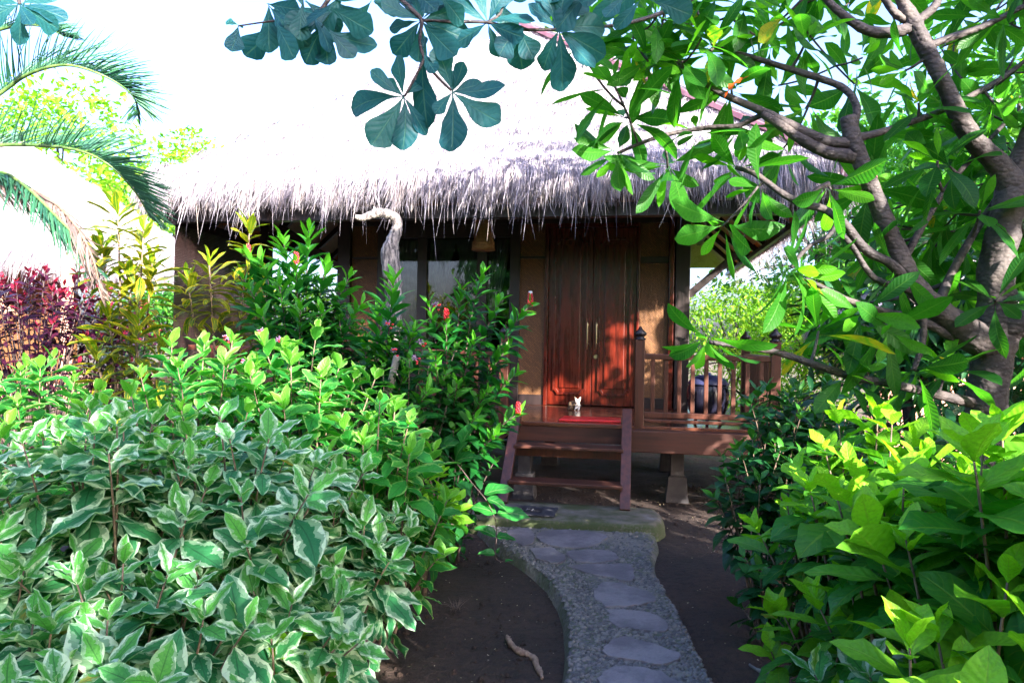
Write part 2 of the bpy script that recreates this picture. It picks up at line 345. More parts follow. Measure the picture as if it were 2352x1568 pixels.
# ------------------------------------------------------------------ leaf meshes
# an instance: (pos, dir, normal, length, width, droop, rnd, age)
def shape_w(kind, t):
    if kind == 'lance': w_ = np.sin(np.pi * t ** .8) ** .9
    elif kind == 'ellip': w_ = np.sin(np.pi * t ** .92) ** .72 * (1 - .25 * t ** 4)
    elif kind == 'obov': w_ = np.clip(t, 0, 1) ** 1.15 * (1 - t ** 7) * 1.18 + .02
    elif kind == 'frangi': w_ = np.sin(np.pi * np.clip(t, 0, 1) ** 1.5) ** .8 + .03
    elif kind == 'strap': w_ = np.sin(np.pi * t ** .9) ** .5 * (.9 + .1 * t)
    elif kind == 'heart': w_ = np.sin(np.pi * t ** .55) ** .85
    elif kind == 'needle': w_ = np.clip(1 - t, 0, 1) ** .6 * np.clip(t * 12, .25, 1)
    else: w_ = np.sin(np.pi * t)
    w_ = np.maximum(w_, .0); w_[-1] = min(w_[-1], .02) if kind not in ('obov',) else .12
    return w_
def leaf_mesh(name, inst, kind, mat, parent, NT=7, NUH=1, fold=.22, wavy=.05, petiole=.08, seed=0, org=None):
    n = len(inst)
    if n == 0: return None
    rg = np.random.default_rng(seed)
    pos = np.array([i[0][:] for i in inst], float); d = np.array([i[1][:] for i in inst], float); nn = np.array([i[2][:] for i in inst], float)
    if org is not None: pos = pos - np.array(org)[None]
    L = np.array([i[3] for i in inst]); W = np.array([i[4] for i in inst]); dr = np.array([i[5] for i in inst])
    rnd = np.array([i[6] for i in inst]); age = np.array([i[7] for i in inst])
    d /= np.linalg.norm(d, axis=1, keepdims=True) + 1e-9
    nn -= d * np.sum(nn * d, axis=1, keepdims=True); nn /= np.linalg.norm(nn, axis=1, keepdims=True) + 1e-9
    s_ = np.cross(d, nn)
    t = np.linspace(0, 1, NT + 1); ws = shape_w(kind, np.clip((t - petiole) / (1 - petiole), 0, 1)) if petiole else shape_w(kind, t)
    ws = np.where(t < petiole, .03, ws)
    ang = -dr[:, None] * (t[None] ** 1.3)
    ca, sa = np.cos(ang), np.sin(ang)
    dx = np.concatenate([np.zeros((n, 1)), np.cumsum((ca[:, 1:] + ca[:, :-1]) / 2, axis=1)], 1) / NT
    dz = np.concatenate([np.zeros((n, 1)), np.cumsum((sa[:, 1:] + sa[:, :-1]) / 2, axis=1)], 1) / NT
    us = np.linspace(-1, 1, 2 * NUH + 1); NU = len(us)
    ph = rg.uniform(0, 6.28, (n, 1)); tw = rg.normal(0, .35, (n, 1)); wvk = rg.uniform(6, 12, (n, 1)); fo = fold * rg.uniform(.3, 1.7, n)
    sb = rg.normal(0, .10, n)
    V = np.zeros((n, NT + 1, NU, 3))
    mid = pos[:, None] + L[:, None, None] * (dx[..., None] * d[:, None] + dz[..., None] * nn[:, None]) + (L * sb)[:, None, None] * (t ** 2)[None, :, None] * s_[:, None]
    nl = nn[:, None] * ca[..., None] - d[:, None] * sa[..., None]
    for k, u in enumerate(us):
        wd = W[:, None] * ws[None] * .5 * (1 + .12 * np.sin(wvk * t[None] + ph + u))
        a_ = tw * t[None]
        side = s_[:, None] * np.cos(a_)[..., None] + nl * np.sin(a_)[..., None]
        up = fo[:, None] * abs(u) * wd + wavy * W[:, None] * abs(u) * np.sin(wvk * 1.7 * t[None] + ph + 2 * u) * (ws[None] > .1)
        V[:, :, k] = mid + side * (u * wd)[..., None] + nl * up[..., None]
    nvp = (NT + 1) * NU
    verts = V.reshape(-1, 3)
    base = np.arange(n)[:, None, None, None] * nvp
    ii, kk = np.meshgrid(np.arange(NT), np.arange(NU - 1), indexing='ij')
    q = np.stack([ii * NU + kk, ii * NU + kk + 1, (ii + 1) * NU + kk + 1, (ii + 1) * NU + kk], -1)
    F = (q[None] + base).reshape(-1, 4)
    me = bpy.data.meshes.new(name)
    me.vertices.add(len(verts)); me.vertices.foreach_set('co', verts.ravel())
    me.loops.add(F.size); me.loops.foreach_set('vertex_index', F.ravel().astype(np.int32))
    me.polygons.add(len(F)); me.polygons.foreach_set('loop_start', (np.arange(len(F)) * 4).astype(np.int32))
    me.polygons.foreach_set('use_smooth', np.ones(len(F), bool))
    me.update(calc_edges=True)
    uvl = me.uv_layers.new(name='UVMap')
    vu = np.tile(np.stack([np.tile((us + 1) / 2, NT + 1), np.repeat(t, NU)], -1), (n, 1))
    uvl.data.foreach_set('uv', vu[F.ravel()].ravel().astype(np.float32))
    ca_ = me.color_attributes.new(name='lf', type='FLOAT_COLOR', domain='POINT')
    sd_ = rg.uniform(0, 1, n)
    cc = np.stack([rnd, age, sd_, np.ones(n)], -1); cc = np.repeat(cc, nvp, axis=0)
    ca_.data.foreach_set('color', cc.ravel().astype(np.float32))
    return link_mesh(name, me, mat, parent)

UP = Vector((0, 0, 1))
def rvec(rg): return Vector((rg.gauss(0, 1), rg.gauss(0, 1), rg.gauss(0, 1))).normalized()
def leafdir(axis, phi, az):
    a = axis.normalized(); o = a.orthogonal().normalized(); p = a.cross(o)
    rad = o * math.cos(az) + p * math.sin(az)
    d = a * math.cos(phi) + rad * math.sin(phi)
    nrm = (a - d * a.dot(d))
    if nrm.length < 1e-3: nrm = UP.copy()
    return d, nrm.normalized()
def rosette(inst, c, axis, n, L, asp, rg, phi0=25, phi1=95, droop=(.3, 1.0), hang=0.25, rad=.01):
    for k in range(n):
        f = k / max(n - 1, 1)
        d, nr = leafdir(axis, R(phi0 + (phi1 - phi0) * f + rg.uniform(-12, 12)), k * 2.4 + rg.uniform(-.3, .3))
        d = (d - UP * hang * f * rg.uniform(.3, 1.2)).normalized()
        nr = (nr + UP * .35).normalized()
        l = L * (.55 + .45 * min(1, f * 2.2)) * rg.uniform(.8, 1.15)
        inst.append((c - axis * (.03 * f) + d * rad, d, nr, l, l * asp * rg.uniform(.85, 1.15), rg.uniform(*droop) * (.3 + f), rg.random(), min(1, f * 1.3)))
def bez(a, b, c, n):
    return [a * (1 - t) ** 2 + b * 2 * t * (1 - t) + c * t * t for t in [k / n for k in range(n + 1)]]
SPEC = {
 'var':   dict(mat='l_var', kind='ellip', L=.215, asp=.46, node=.052, leafy=.38, phi=(38, 112), droop=(.3, 1.3), r=.006, stem='twig', NUH=2, NT=9, fold=.14, wavy=.09),
 'var2':  dict(mat='l_var2', kind='ellip', L=.175, asp=.46, node=.045, leafy=.36, phi=(28, 95), droop=(.3, 1.0), r=.006, stem='twig', NUH=2, NT=8, fold=.25, wavy=.06),
 'lime':  dict(mat='l_lime', kind='ellip', L=.185, asp=.50, node=.05, leafy=.36, phi=(30, 102), droop=(.3, 1.1), r=.006, stem='twig', NUH=2, NT=8, fold=.25, wavy=.05),
 'dark':  dict(mat='l_dark', kind='ellip', L=.15, asp=.45, node=.05, leafy=.40, phi=(35, 100), droop=(.4, 1.1), r=.005, stem='twig', NUH=1, NT=6, fold=.25, wavy=.05),
 'costus': dict(mat='l_costus', kind='lance', L=.185, asp=.30, node=.026, leafy=.85, phi=(28, 85), droop=(.4, 1.2), r=.006, stem='darkstem', NUH=1, NT=7, fold=.35, wavy=.02),
 'heart': dict(mat='l_heart', kind='heart', L=.12, asp=.55, node=.05, leafy=.45, phi=(35, 95), droop=(.4, 1.1), r=.005, stem='darkstem', NUH=1, NT=6, fold=.3, wavy=.05),
 'red':   dict(mat='l_red', kind='ellip', L=.13, asp=.40, node=.045, leafy=.5, phi=(25, 95), droop=(.3, 1.0), r=.007, stem='darkstem', NUH=1, NT=5, fold=.3, wavy=.04),
 'croton': dict(mat='l_croton', kind='strap', L=.27, asp=.25, node=.024, leafy=.42, phi=(12, 105), droop=(.2, 1.3), r=.009, stem='twig', NUH=1, NT=8, fold=.3, wavy=.05),
 'small': dict(mat='l_bg', kind='ellip', L=.10, asp=.5, node=.05, leafy=.6, phi=(40, 90), droop=(.2, .8), r=.006, stem='darkstem', NUH=1, NT=3, fold=.2, wavy=.0),
}
def stem_leaves(inst, pts, sp, rg, opp=True, Ls=1.0, agefac=1.0):
    """leaves along the last stretch of a stem; pts run base -> tip"""
    seg = []; tot = 0
    for k in range(len(pts) - 1, 0, -1):
        seg.append((pts[k], pts[k - 1], tot)); tot += (pts[k] - pts[k - 1]).length
    leafy = min(sp['leafy'] * rg.uniform(.8, 1.2), tot * .92); s_ = 0.0; j = 0; az = rg.uniform(0, 6.28)
    while s_ < leafy:
        for a, b, t0 in seg:
            l = (a - b).length
            if t0 + l >= s_:
                p = a.lerp(b, (s_ - t0) / max(l, 1e-6)); T = (a - b).normalized(); break
        f = s_ / leafy
        az += (math.pi / 2 if opp else 2.4) + rg.uniform(-.25, .25)
        for k in ((0, 1) if opp else (0,)):
            d, nr = leafdir(T, R(sp['phi'][0] + (sp['phi'][1] - sp['phi'][0]) * f ** .6 + rg.uniform(-12, 12)), az + k * math.pi)
            nr = (nr + UP * .5).normalized()
            l = sp['L'] * Ls * (.45 + .65 * min(1, f * 3 + .12)) * rg.uniform(.6, 1.18) * (1 - .25 * f)
            inst.append((p, d, nr, l, l * sp['asp'] * rg.uniform(.85, 1.15), rg.uniform(*sp['droop']) * (.35 + f), rg.random(), min(1, f * 1.6 + .08) * agefac))
        s_ += sp['node'] * (.5 if j < 1 else 1) * rg.uniform(.8, 1.25) * (1 if opp else .6); j += 1
def shrub(name, label, cat, base, h, r_, ntips, spec, seed, group=None, low=.35, opp=True, Ls=1.0, lean=(0, 0), flat=.3, extra=None):
    rg = random.Random(seed); sp = SPEC[spec]; base = Vector(base)
    t = thing(name, label, cat, base, 0, group); inst = []; st = MB()
    tips = []
    for i in range(ntips):
        az = i * 2.39996 + rg.uniform(-.4, .4); q = math.sqrt((i + .5) / ntips)
        if q < .8: rr = r_ * q * 1.1; z = h * (1 - flat * (rr / r_) ** 2) * rg.uniform(.86, 1.0)
        else: rr = r_ * rg.uniform(.75, 1.08); z = h * rg.uniform(low, .85)
        tips.append(Vector((math.cos(az) * rr + lean[0] * z, math.sin(az) * rr + lean[1] * z, z)))
    if extra: tips += [Vector(e) - base for e in extra]
    for tp in tips:
        b0 = Vector((tp.x * .12 + rg.uniform(-.04, .04), tp.y * .12 + rg.uniform(-.04, .04), 0))
        c = Vector((tp.x * .45 + rg.uniform(-.08, .08), tp.y * .45 + rg.uniform(-.08, .08), tp.z * .62))
        pts = bez(b0, c, tp, 8); n = len(pts)
        st.tube(pts, [sp['r'] * (1.7 - 1.3 * k / (n - 1)) for k in range(n)], 5)
        stem_leaves(inst, pts, sp, rg, opp, Ls)
    st.build('stem', M[sp['stem']], t, True)
    leaf_mesh('foliage', inst, sp['kind'], M[sp['mat']], t, sp['NT'], sp['NUH'], sp['fold'], sp['wavy'], seed=seed)
    return t
def shrub_at(name, label, cat, x, ytop, d, r_, ntips, spec, seed, **kw):
    p = at(x, ytop, d); return shrub(name, label, cat, (p.x, p.y, 0), p.z, r_, ntips, spec, seed, **kw)
# ================================================================== SETTING
def ground_sheet():
    rg = np.random.default_rng(3); n = 150
    xs = np.concatenate([np.linspace(-60, -6, 12), np.linspace(-5.9, 6.0, n), np.linspace(6.5, 60, 12)])
    ys = np.concatenate([np.linspace(-12, 1.4, 8), np.linspace(1.5, 11, n), np.linspace(11.6, 120, 16)])
    X, Y = np.meshgrid(xs, ys); Z = np.zeros_like(X)
    for k in range(26):
        fx, fy = rg.normal(0, 2.6, 2); Z += .0035 * np.sin(fx * X + fy * Y + rg.uniform(0, 6))
    for k in range(30):
        fx, fy = rg.normal(0, 11, 2); Z += .0013 * np.sin(fx * X + fy * Y + rg.uniform(0, 6))
    Z -= .022
    v = np.stack([X, Y, Z], -1).reshape(-1, 3); c = len(xs); f = []
    for j in range(len(ys) - 1):
        for i in range(c - 1): f.append((j * c + i, j * c + i + 1, (j + 1) * c + i + 1, (j + 1) * c + i))
    me = bpy.data.meshes.new('ground'); me.from_pydata([tuple(p) for p in v], [], f); me.polygons.foreach_set('use_smooth', [True] * len(f))
    tag(link_mesh('ground', me, M['soil']), kind='structure')
ground_sheet()
PZ = .055
def in_poly(x, y, P):
    c = False; j = len(P) - 1
    for i in range(len(P)):
        if (P[i][1] > y) != (P[j][1] > y) and x < (P[j][0] - P[i][0]) * (y - P[i][1]) / (P[j][1] - P[i][1]) + P[i][0]: c = not c
        j = i
    return c
def path():
    lf = [(1100, 1206), (1118, 1224), (1165, 1262), (1215, 1296), (1262, 1334), (1290, 1382), (1302, 1430), (1303, 1500), (1292, 1568), (1262, 1700), (1200, 1900)]
    rt = [(1504, 1222), (1510, 1250), (1500, 1282), (1510, 1320), (1540, 1372), (1568, 1420), (1602, 1490), (1640, 1568), (1720, 1700), (1850, 1900)]
    lf = [ground(p[0], p[1], PZ) for p in smooth_path(lf, 3)]; rt = [ground(p[0], p[1], PZ) for p in smooth_path(rt, 3)]
    n = 30; 
    def res(P, k):
        t = k / n * (len(P) - 1); i = min(int(t), len(P) - 2); return P[i].lerp(P[i + 1], t - i)
    rg = random.Random(4); vs = []; fs = []; cols = 15
    for k in range(n + 1):
        a = res(lf, k); b = res(rt, k)
        for c in range(cols):
            if c == 0: p = a + (a - b).normalized() * .03; p.z = -.06
            elif c == cols - 1: p = b + (b - a).normalized() * .03; p.z = -.06
            elif c == 1: p = a.copy(); p.z = PZ - .025
            elif c == cols - 2: p = b.copy(); p.z = PZ - .025
            else: p = a.lerp(b, .035 + .93 * (c - 2) / (cols - 5)); p.z = PZ + rg.uniform(-.005, .006)
            vs.append(p)
    for k in range(n):
        for c in range(cols - 1): fs.append((k * cols + c, k * cols + c + 1, (k + 1) * cols + c + 1, (k + 1) * cols + c))
    po = MB().add(vs, fs).build('path', M['pconc'], None, True); tag(po, kind='structure')
    flags = [[(1163, 1218), (1195, 1213), (1222, 1217), (1230, 1240), (1205, 1252), (1180, 1243)],
             [(1238, 1222), (1300, 1218), (1375, 1224), (1392, 1240), (1345, 1258), (1270, 1254), (1240, 1240)],
             [(1218, 1262), (1262, 1258), (1290, 1272), (1295, 1290), (1268, 1294), (1232, 1282)],
             [(1302, 1266), (1350, 1262), (1408, 1268), (1418, 1282), (1380, 1292), (1325, 1288)],
             [(1302, 1299), (1370, 1296), (1440, 1296), (1455, 1306), (1452, 1333), (1412, 1330), (1352, 1316)],
             [(1366, 1356), (1384, 1342), (1408, 1338), (1455, 1350), (1502, 1368), (1500, 1382), (1460, 1392), (1395, 1394), (1372, 1378)],
             [(1393, 1402), (1430, 1399), (1490, 1408), (1528, 1424), (1537, 1445), (1500, 1450), (1442, 1442), (1408, 1434)],
             [(1386, 1492), (1402, 1474), (1432, 1462), (1490, 1478), (1560, 1500), (1558, 1514), (1520, 1528), (1450, 1516), (1392, 1506)],
             [(1374, 1560), (1396, 1540), (1430, 1532), (1500, 1540), (1545, 1560), (1600, 1592), (1560, 1612), (1440, 1608), (1385, 1590)],
             [(1400, 1650), (1500, 1632), (1600, 1655), (1650, 1690), (1600, 1720), (1450, 1715)]]
    polys = []
    fr_ = random.Random(19)
    for i, F in enumerate(flags):
        P = [ground(x + fr_.uniform(-5, 5), y + fr_.uniform(-1.6, 1.6), PZ + .006) for x, y in smooth_path(F + [F[0]], 3)[:-1]]
        polys.append([(p.x, p.y) for p in P])
        o = MB().prism([(p.x, p.y) for p in P][::-1] if False else [(p.x, p.y) for p in P], PZ - .02, PZ + .010 + .002 * (i % 3), .004).build('flagstone', M['flag'], po, False)
    # pebbles pressed on edge into the concrete
    inst = []; rg = random.Random(8); vs = []; fs = []; cols_ = []
    k = 0
    while k < 5200:
        t = rg.random() ** .7 * 26.5; a = res(lf, t); b = res(rt, t); p = a.lerp(b, rg.uniform(.02, .98))
        if any(in_poly(p.x, p.y, P) for P in polys): k += 1; continue
        sx = rg.uniform(.007, .019); sy = sx * rg.uniform(.4, .8); sz = rg.uniform(.005, .012)
        az = rg.gauss(.3, .5); ca, sa = math.cos(az), math.sin(az); n0 = len(vs); nv = 7; tone = rg.random()
        for (rr, zz) in ((1., -.2), (.8, .6), (.3, 1.)):
            for q in range(nv):
                an = 6.2832 * q / nv; x = sx * rr * math.cos(an); y = sy * rr * math.sin(an)
                vs.append((p.x + x * ca - y * sa, p.y + x * sa + y * ca, PZ + zz * sz)); cols_.append(tone)
        for i in range(2):
            for q in range(nv): fs.append((n0 + i * nv + q, n0 + i * nv + (q + 1) % nv, n0 + (i + 1) * nv + (q + 1) % nv, n0 + (i + 1) * nv + q))
        fs.append(tuple(n0 + 2 * nv + q for q in range(nv))); k += 1
    me = bpy.data.meshes.new('pebbles'); me.from_pydata(vs, [], fs); me.polygons.foreach_set('use_smooth', [True] * len(fs))
    ca_ = me.color_attributes.new(name='lf', type='FLOAT_COLOR', domain='POINT'); ca_.data.foreach_set('color', np.repeat(np.array(cols_), 4).astype(np.float32))
    tag(link_mesh('pebbles', me, M['pebble'], po), kind='stuff')
path()
# ------------------------------------------------------------------ house frame
HO = Vector((0.93, 7.93, 0)); HR = R(-10)
HM = Matrix.Translation(HO) @ Matrix.Rotation(HR, 4, 'Z')
def hw(u, w_, z): return HM @ Vector((u, w_, z))
FZ = .72
def strands(name, anchors, parent, seed, wd=(.004, .009), segs=4):
    """straw blades: anchors = (pos, dir, length, sag, tone) in the parent's frame"""
    rg = np.random.default_rng(seed); n = len(anchors)
    P = np.array([a[0][:] for a in anchors]); D = np.array([a[1][:] for a in anchors]); L = np.array([a[2] for a in anchors]); S = np.array([a[3] for a in anchors]); T = np.array([a[4] for a in anchors])
    D /= np.linalg.norm(D, axis=1, keepdims=True)
    side = rg.normal(0, 1, (n, 3)); side -= D * np.sum(side * D, 1, keepdims=True); side /= np.linalg.norm(side, axis=1, keepdims=True)
    cv = rg.normal(0, .07, (n, 3)); W = rg.uniform(*wd, n)
    t = np.linspace(0, 1, segs + 1)
    pts = P[:, None] + D[:, None] * (L[:, None] * t[None])[..., None] + (cv * L[:, None])[:, None] * (t ** 2)[None, :, None] * 2
    pts[:, :, 2] -= (S * L)[:, None] * (t ** 2)[None]
    wt = (1 - t ** 2 * .85)
    V = np.stack([pts - side[:, None] * (W[:, None] * wt[None] / 2)[..., None], pts + side[:, None] * (W[:, None] * wt[None] / 2)[..., None]], 2)
    nv = (segs + 1) * 2; base = np.arange(n)[:, None, None] * nv; i = np.arange(segs)
    q = np.stack([i * 2, i * 2 + 1, i * 2 + 3, i * 2 + 2], -1); F = (q[None] + base).reshape(-1, 4)
    me = bpy.data.meshes.new(name); v = V.reshape(-1, 3)
    me.vertices.add(len(v)); me.vertices.foreach_set('co', v.ravel()); me.loops.add(F.size); me.loops.foreach_set('vertex_index', F.ravel().astype(np.int32))
    me.polygons.add(len(F)); me.polygons.foreach_set('loop_start', (np.arange(len(F)) * 4).astype(np.int32)); me.update(calc_edges=True)
    ca_ = me.color_attributes.new(name='lf', type='FLOAT_COLOR', domain='POINT')
    cc = np.repeat(np.stack([T, T, T, np.ones(n)], -1), nv, axis=0); ca_.data.foreach_set('color', cc.ravel().astype(np.float32))
    return link_mesh(name, me, M['straw'], parent)
def hip_roof(parent, u0, u1, w0, w1, ze, pitch, seed, dens=1.0, sides='frl', skirt=.36, soft=True):
    """pyramid-like thatched roof in the parent's frame; ze = height of the thatch's lower lip top"""
    hw_ = (w1 - w0) / 2; k = math.tan(R(pitch)); rl = (u1 - u0) / 2 - hw_
    uc = (u0 + u1) / 2; wc = (w0 + w1) / 2; zt = ze + k * min(hw_, (u1 - u0) / 2)
    m = min(hw_, (u1 - u0) / 2)
    A = [(u0, w0), (u1, w0), (u1, w1), (u0, w1)]; B = [(u0 + m, w0 + m), (u1 - m, w0 + m), (u1 - m, w1 - m), (u0 + m, w1 - m)]
    th = .20; mb = MB(); ns = 18; rgb = random.Random(seed)
    for s in range(4):   # outer sheets with a slightly lumpy surface
        a0, a1 = A[s], A[(s + 1) % 4]; b0, b1 = B[s], B[(s + 1) % 4]; vs = []; fs = []; nu = 26
        for i in range(ns + 1):
            f = i / ns
            for j in range(nu + 1):
                g = j / nu
                x = (a0[0] * (1 - g) + a1[0] * g) * (1 - f) + (b0[0] * (1 - g) + b1[0] * g) * f
                y = (a0[1] * (1 - g) + a1[1] * g) * (1 - f) + (b0[1] * (1 - g) + b1[1] * g) * f
                z = ze + (zt - ze) * f + (rgb.uniform(-.012, .012) if 0 < j < nu else 0)
                vs.append((x, y, z))
        for i in range(ns):
            for j in range(nu): fs.append((i * (nu + 1) + j, i * (nu + 1) + j + 1, (i + 1) * (nu + 1) + j + 1, (i + 1) * (nu + 1) + j))
        mb.add(vs, fs)
        z2 = -th   # underside + eave edge
        n2_ = {0: (0, 1), 1: (-1, 0), 2: (0, -1), 3: (1, 0)}[s]; e_ = .14; c0 = (a0[0] + (e_ if a0[0] == u0 else -e_), a0[1] + (e_ if a0[1] == w0 else -e_)); c1 = (a1[0] + (e_ if a1[0] == u0 else -e_), a1[1] + (e_ if a1[1] == w0 else -e_))
        mb.add([(a0[0], a0[1], ze), (a1[0], a1[1], ze), (c1[0], c1[1], ze + z2 + .05), (c0[0], c0[1], ze + z2 + .05)], [(0, 1, 2, 3)]); a0, a1 = c0, c1; z2 += .05
        mb.add([(a0[0], a0[1], ze + z2), (a1[0], a1[1], ze + z2), (b1[0], b1[1], zt - th), (b0[0], b0[1], zt - th)], [(0, 3, 2, 1)])
    roof = mb.build('roof', M['thatch'], parent, True)
    rg = random.Random(seed + 1); an = []
    edges = {'f': (A[0], A[1], (0, -1)), 'r': (A[1], A[2], (1, 0)), 'b': (A[2], A[3], (0, 1)), 'l': (A[3], A[0], (-1, 0))}
    for e in sides:
        a, b, nrm = edges[e]; Lg = math.hypot(b[0] - a[0], b[1] - a[1]); nst = int(Lg * 3200 * dens); o3 = Vector((nrm[0], nrm[1], 0)); al = Vector((b[0] - a[0], b[1] - a[1], 0)).normalized()
        cl = [rg.uniform(0, Lg) for _ in range(int(Lg * 13))]; cll = [rg.choice((.8, .9, 1.0, 1.1, 1.25)) for _ in cl]
        for i in range(nst):
            if rg.random() < .5:
                q = rg.randrange(len(cl)); s_ = cl[q] + rg.gauss(0, .022); ml = cll[q]
            else: s_ = rg.uniform(0, Lg); ml = .92
            s_ = min(max(s_, 0), Lg); dep = rg.random()
            p = Vector((a[0], a[1], ze)) + al * s_ - o3 * (.26 * dep - .03) + Vector((0, 0, k * .26 * dep + .015))
            if rg.random() < .5: q_ = rg.random(); p = Vector((a[0], a[1], ze)) + al * s_ - o3 * (.13 * q_ - .02) - UP * (.12 * q_); ml *= .8
            d = (o3 * rg.uniform(.15, .65) + Vector((0, 0, -1)) + al * rg.gauss(0, .10)).normalized() if rg.random() < .8 else (o3 * rg.uniform(.6, 1.0) - UP * .8)
            L = skirt * ml * rg.uniform(.65, 1.05) + (skirt * rg.uniform(.2, 1.2) if rg.random() < .035 else 0)
            an.append((p, d, L, rg.uniform(.1, .5), rg.random() ** .8))
        # butts of the straw courses over the slope
        for c in range(15):
            up_ = .10 + c * .26; zc = ze + k * up_
            if up_ > m * .97: break
            n2 = int((Lg - 2 * up_) * (330 if c < 9 else 140) * dens)
            for i in range(max(n2, 0)):
                s_ = rg.uniform(up_, Lg - up_); uu = up_ + rg.uniform(0, .16)
                p = Vector((a[0], a[1], 0)) + al * s_ - o3 * uu; p.z = ze + k * uu + .02
                d = (o3 + Vector((0, 0, -k * .86)) + al * rg.gauss(0, .14) + UP * rg.uniform(-.02, .12)).normalized()
                an.append((p, d, rg.uniform(.12, .24), .1, rg.uniform(.0, 1)))
    strands('thatch_fringe', an, roof, seed)
    return roof, A, B, zt
def railing(parent, a, b, z0, z1, n, posts=(True, True), thin=False, name='railing'):
    """a,b = (u,w) ends"""
    a = Vector((a[0], a[1], 0)); b = Vector((b[0], b[1], 0))
    m = MB(); m.bar(a + UP * (z1 - .03), b + UP * (z1 - .03), .062, .05); m.bar(a + UP * (z0 + .10), b + UP * (z0 + .10), .055, .05); m.bar(a + UP * (z0 + .045), b + UP * (z0 + .045), .04, .03)
    r_ = m.build(name, M['wood'], parent, bevel=.006)
    for i in range(n):
        p = a.lerp(b, (i + 1) / (n + 1)); w_ = .014 if thin else .036
        MB().bar(p + UP * (z0 + .126), p + UP * (z1 - .056), w_, w_, (0, 1, 0)).build('baluster', M['woodv'], r_, bevel=.003)
    for q, on in zip((a, b), posts):
        if on:
            P = MB().box(q.x - .042, q.x + .042, q.y - .042, q.y + .042, z0 - .06, z1 + .12).build('newel_post', M['woodv'], r_, bevel=.006)
            Mt = Matrix.Translation((q.x, q.y, z1 + .12))
            MB().lathe([(.05, 0), (.052, .012), (.036, .02), (.036, .03), (.055, .045), (.055, .065), (.022, .095), (.012, .118), (.002, .122)], 12, Mt).build('finial', M['darkwood'], r_, True)
    return r_
def bungalow():
    t = thing('thatched_bungalow', 'red brown wooden bungalow with grey thatched roof and raised veranda behind the garden', 'bungalow', HO, HR)
    # ---- floor and beams
    m = MB(); w_ = -1.70; 
    k = 0
    while w_ < .0:
        m.box(-4.1, 1.78, w_, w_ + .128, FZ - .035, FZ); w_ += .132
    m.build('floor', M['deck'], t, bevel=.003)
    MB().box(.42, 1.82, -1.84, -1.705, .50, .695).build('floor_beam', M['woodh'], t, bevel=.008)
    fb = MB().add([(-4.2, -1.84, .50), (-.76, -1.84, .50), (-.655, -1.84, .60), (-.655, -1.84, .695), (-4.2, -1.84, .695),
                   (-4.2, -1.70, .50), (-.76, -1.70, .50), (-.655, -1.70, .60), (-.655, -1.70, .695), (-4.2, -1.70, .695)],
                  [(0, 1, 2, 3, 4), (9, 8, 7, 6, 5), (0, 5, 6, 1), (1, 6, 7, 2), (2, 7, 8, 3), (3, 8, 9, 4), (4, 9, 5, 0)]).build('floor_beam', M['woodh'], t, bevel=.006)
    for z in (.545, .635):
        MB().lathe([(.017, 0), (.017, .008), (.006, .012)], 8, Matrix.Translation((-.83, -1.845, z)) @ Matrix.Rotation(R(90), 4, 'X')).build('bolt', M['steel'], fb)
    MB().box(-.65, .418, -1.69, -1.60, .54, .684).build('floor_beam', M['woodh'], t, bevel=.005)
    MB().box(-4.1, 1.8, -.9, -.8, .50, .684).build('floor_beam', M['darkwood'], t)
    MB().box(-4.1, 1.8, -1.35, -1.25, .50, .684).build('floor_beam', M['darkwood'], t)
    MB().box(1.70, 1.82, -1.70, .3, .50, .684).build('floor_beam', M['woodh'], t)
    for u, w_ in ((-3.8, -1.5), (-2.2, -1.5), (-.53, -1.5), (.90, -1.28), (1.9, .6), (-3.8, .4), (-2.2, .3), (-.5, .3), (.9, .3), (-3.0, 3.2), (-1, 3.2), (1.0, 3.2)):
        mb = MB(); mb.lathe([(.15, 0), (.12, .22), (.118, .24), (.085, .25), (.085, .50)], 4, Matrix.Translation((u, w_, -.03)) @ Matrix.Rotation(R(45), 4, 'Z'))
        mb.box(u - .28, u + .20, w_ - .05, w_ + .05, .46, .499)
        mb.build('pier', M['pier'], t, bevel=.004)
    # ---- walls
    T = 2.846   # door head
    MB().box(-3.14, 1.09, .10, 3.9, .55, FZ - .002).build('room_floor', M['darkwood'], t)
    def panel(u0, u1, z0, z1): MB().box(u0, u1, .0, .03, z0, z1).build('wall_panel', M['mat'], t)
    panel(-2.97, -2.632, FZ + .12, 2.44); panel(-2.97, -2.632, 2.47, T); panel(-.86, -.56, FZ + .12, 2.44); panel(-.86, -.56, 2.47, T)
    panel(.535, .853, FZ + .12, 2.38); panel(.535, .853, 2.46, T)
    panel(-2.97, .86, T + .07, 3.35)
    def trim(*a): MB().box(*a).build('wall_trim', M['darkwood'], t, bevel=.004)
    for u0, u1 in ((-2.97, -2.632), (-.86, -.56), (.535, .853)):
        trim(u0, u1, -.012, .028, FZ, FZ + .118); trim(u0, u1, -.012, .028, 2.442 if u0 < 0 else 2.382, 2.468 if u0 < 0 else 2.458)
    trim(-2.97, .86, -.02, .05, T + .002, T + .068); trim(-2.97, .86, -.02, .05, 3.352, 3.45)
    for u0, u1 in ((-3.14, -2.972), (.857, .915), (.93, 1.09)):
        MB().box(u0, u1, -.06, .11, FZ + .001, 3.35).build('post', M['darkwood'] if u0 < 0 or u0 > .92 else M['door'], t, bevel=.008)
    MB().box(1.03, 1.07, .112, 3.9, FZ, 3.35).build('side_wall', M['mat'], t)
    MB().box(-3.12, -3.08, .112, 3.9, FZ, 3.35).build('side_wall', M['mat'], t)
    MB().box(-3.14, 1.09, 3.902, 3.94, FZ, 3.35).build('back_wall', M['mat'], t)
    MB().box(-3.07, 1.02, .112, 3.9, 3.30, 3.34).build('ceiling', M['room'], t)
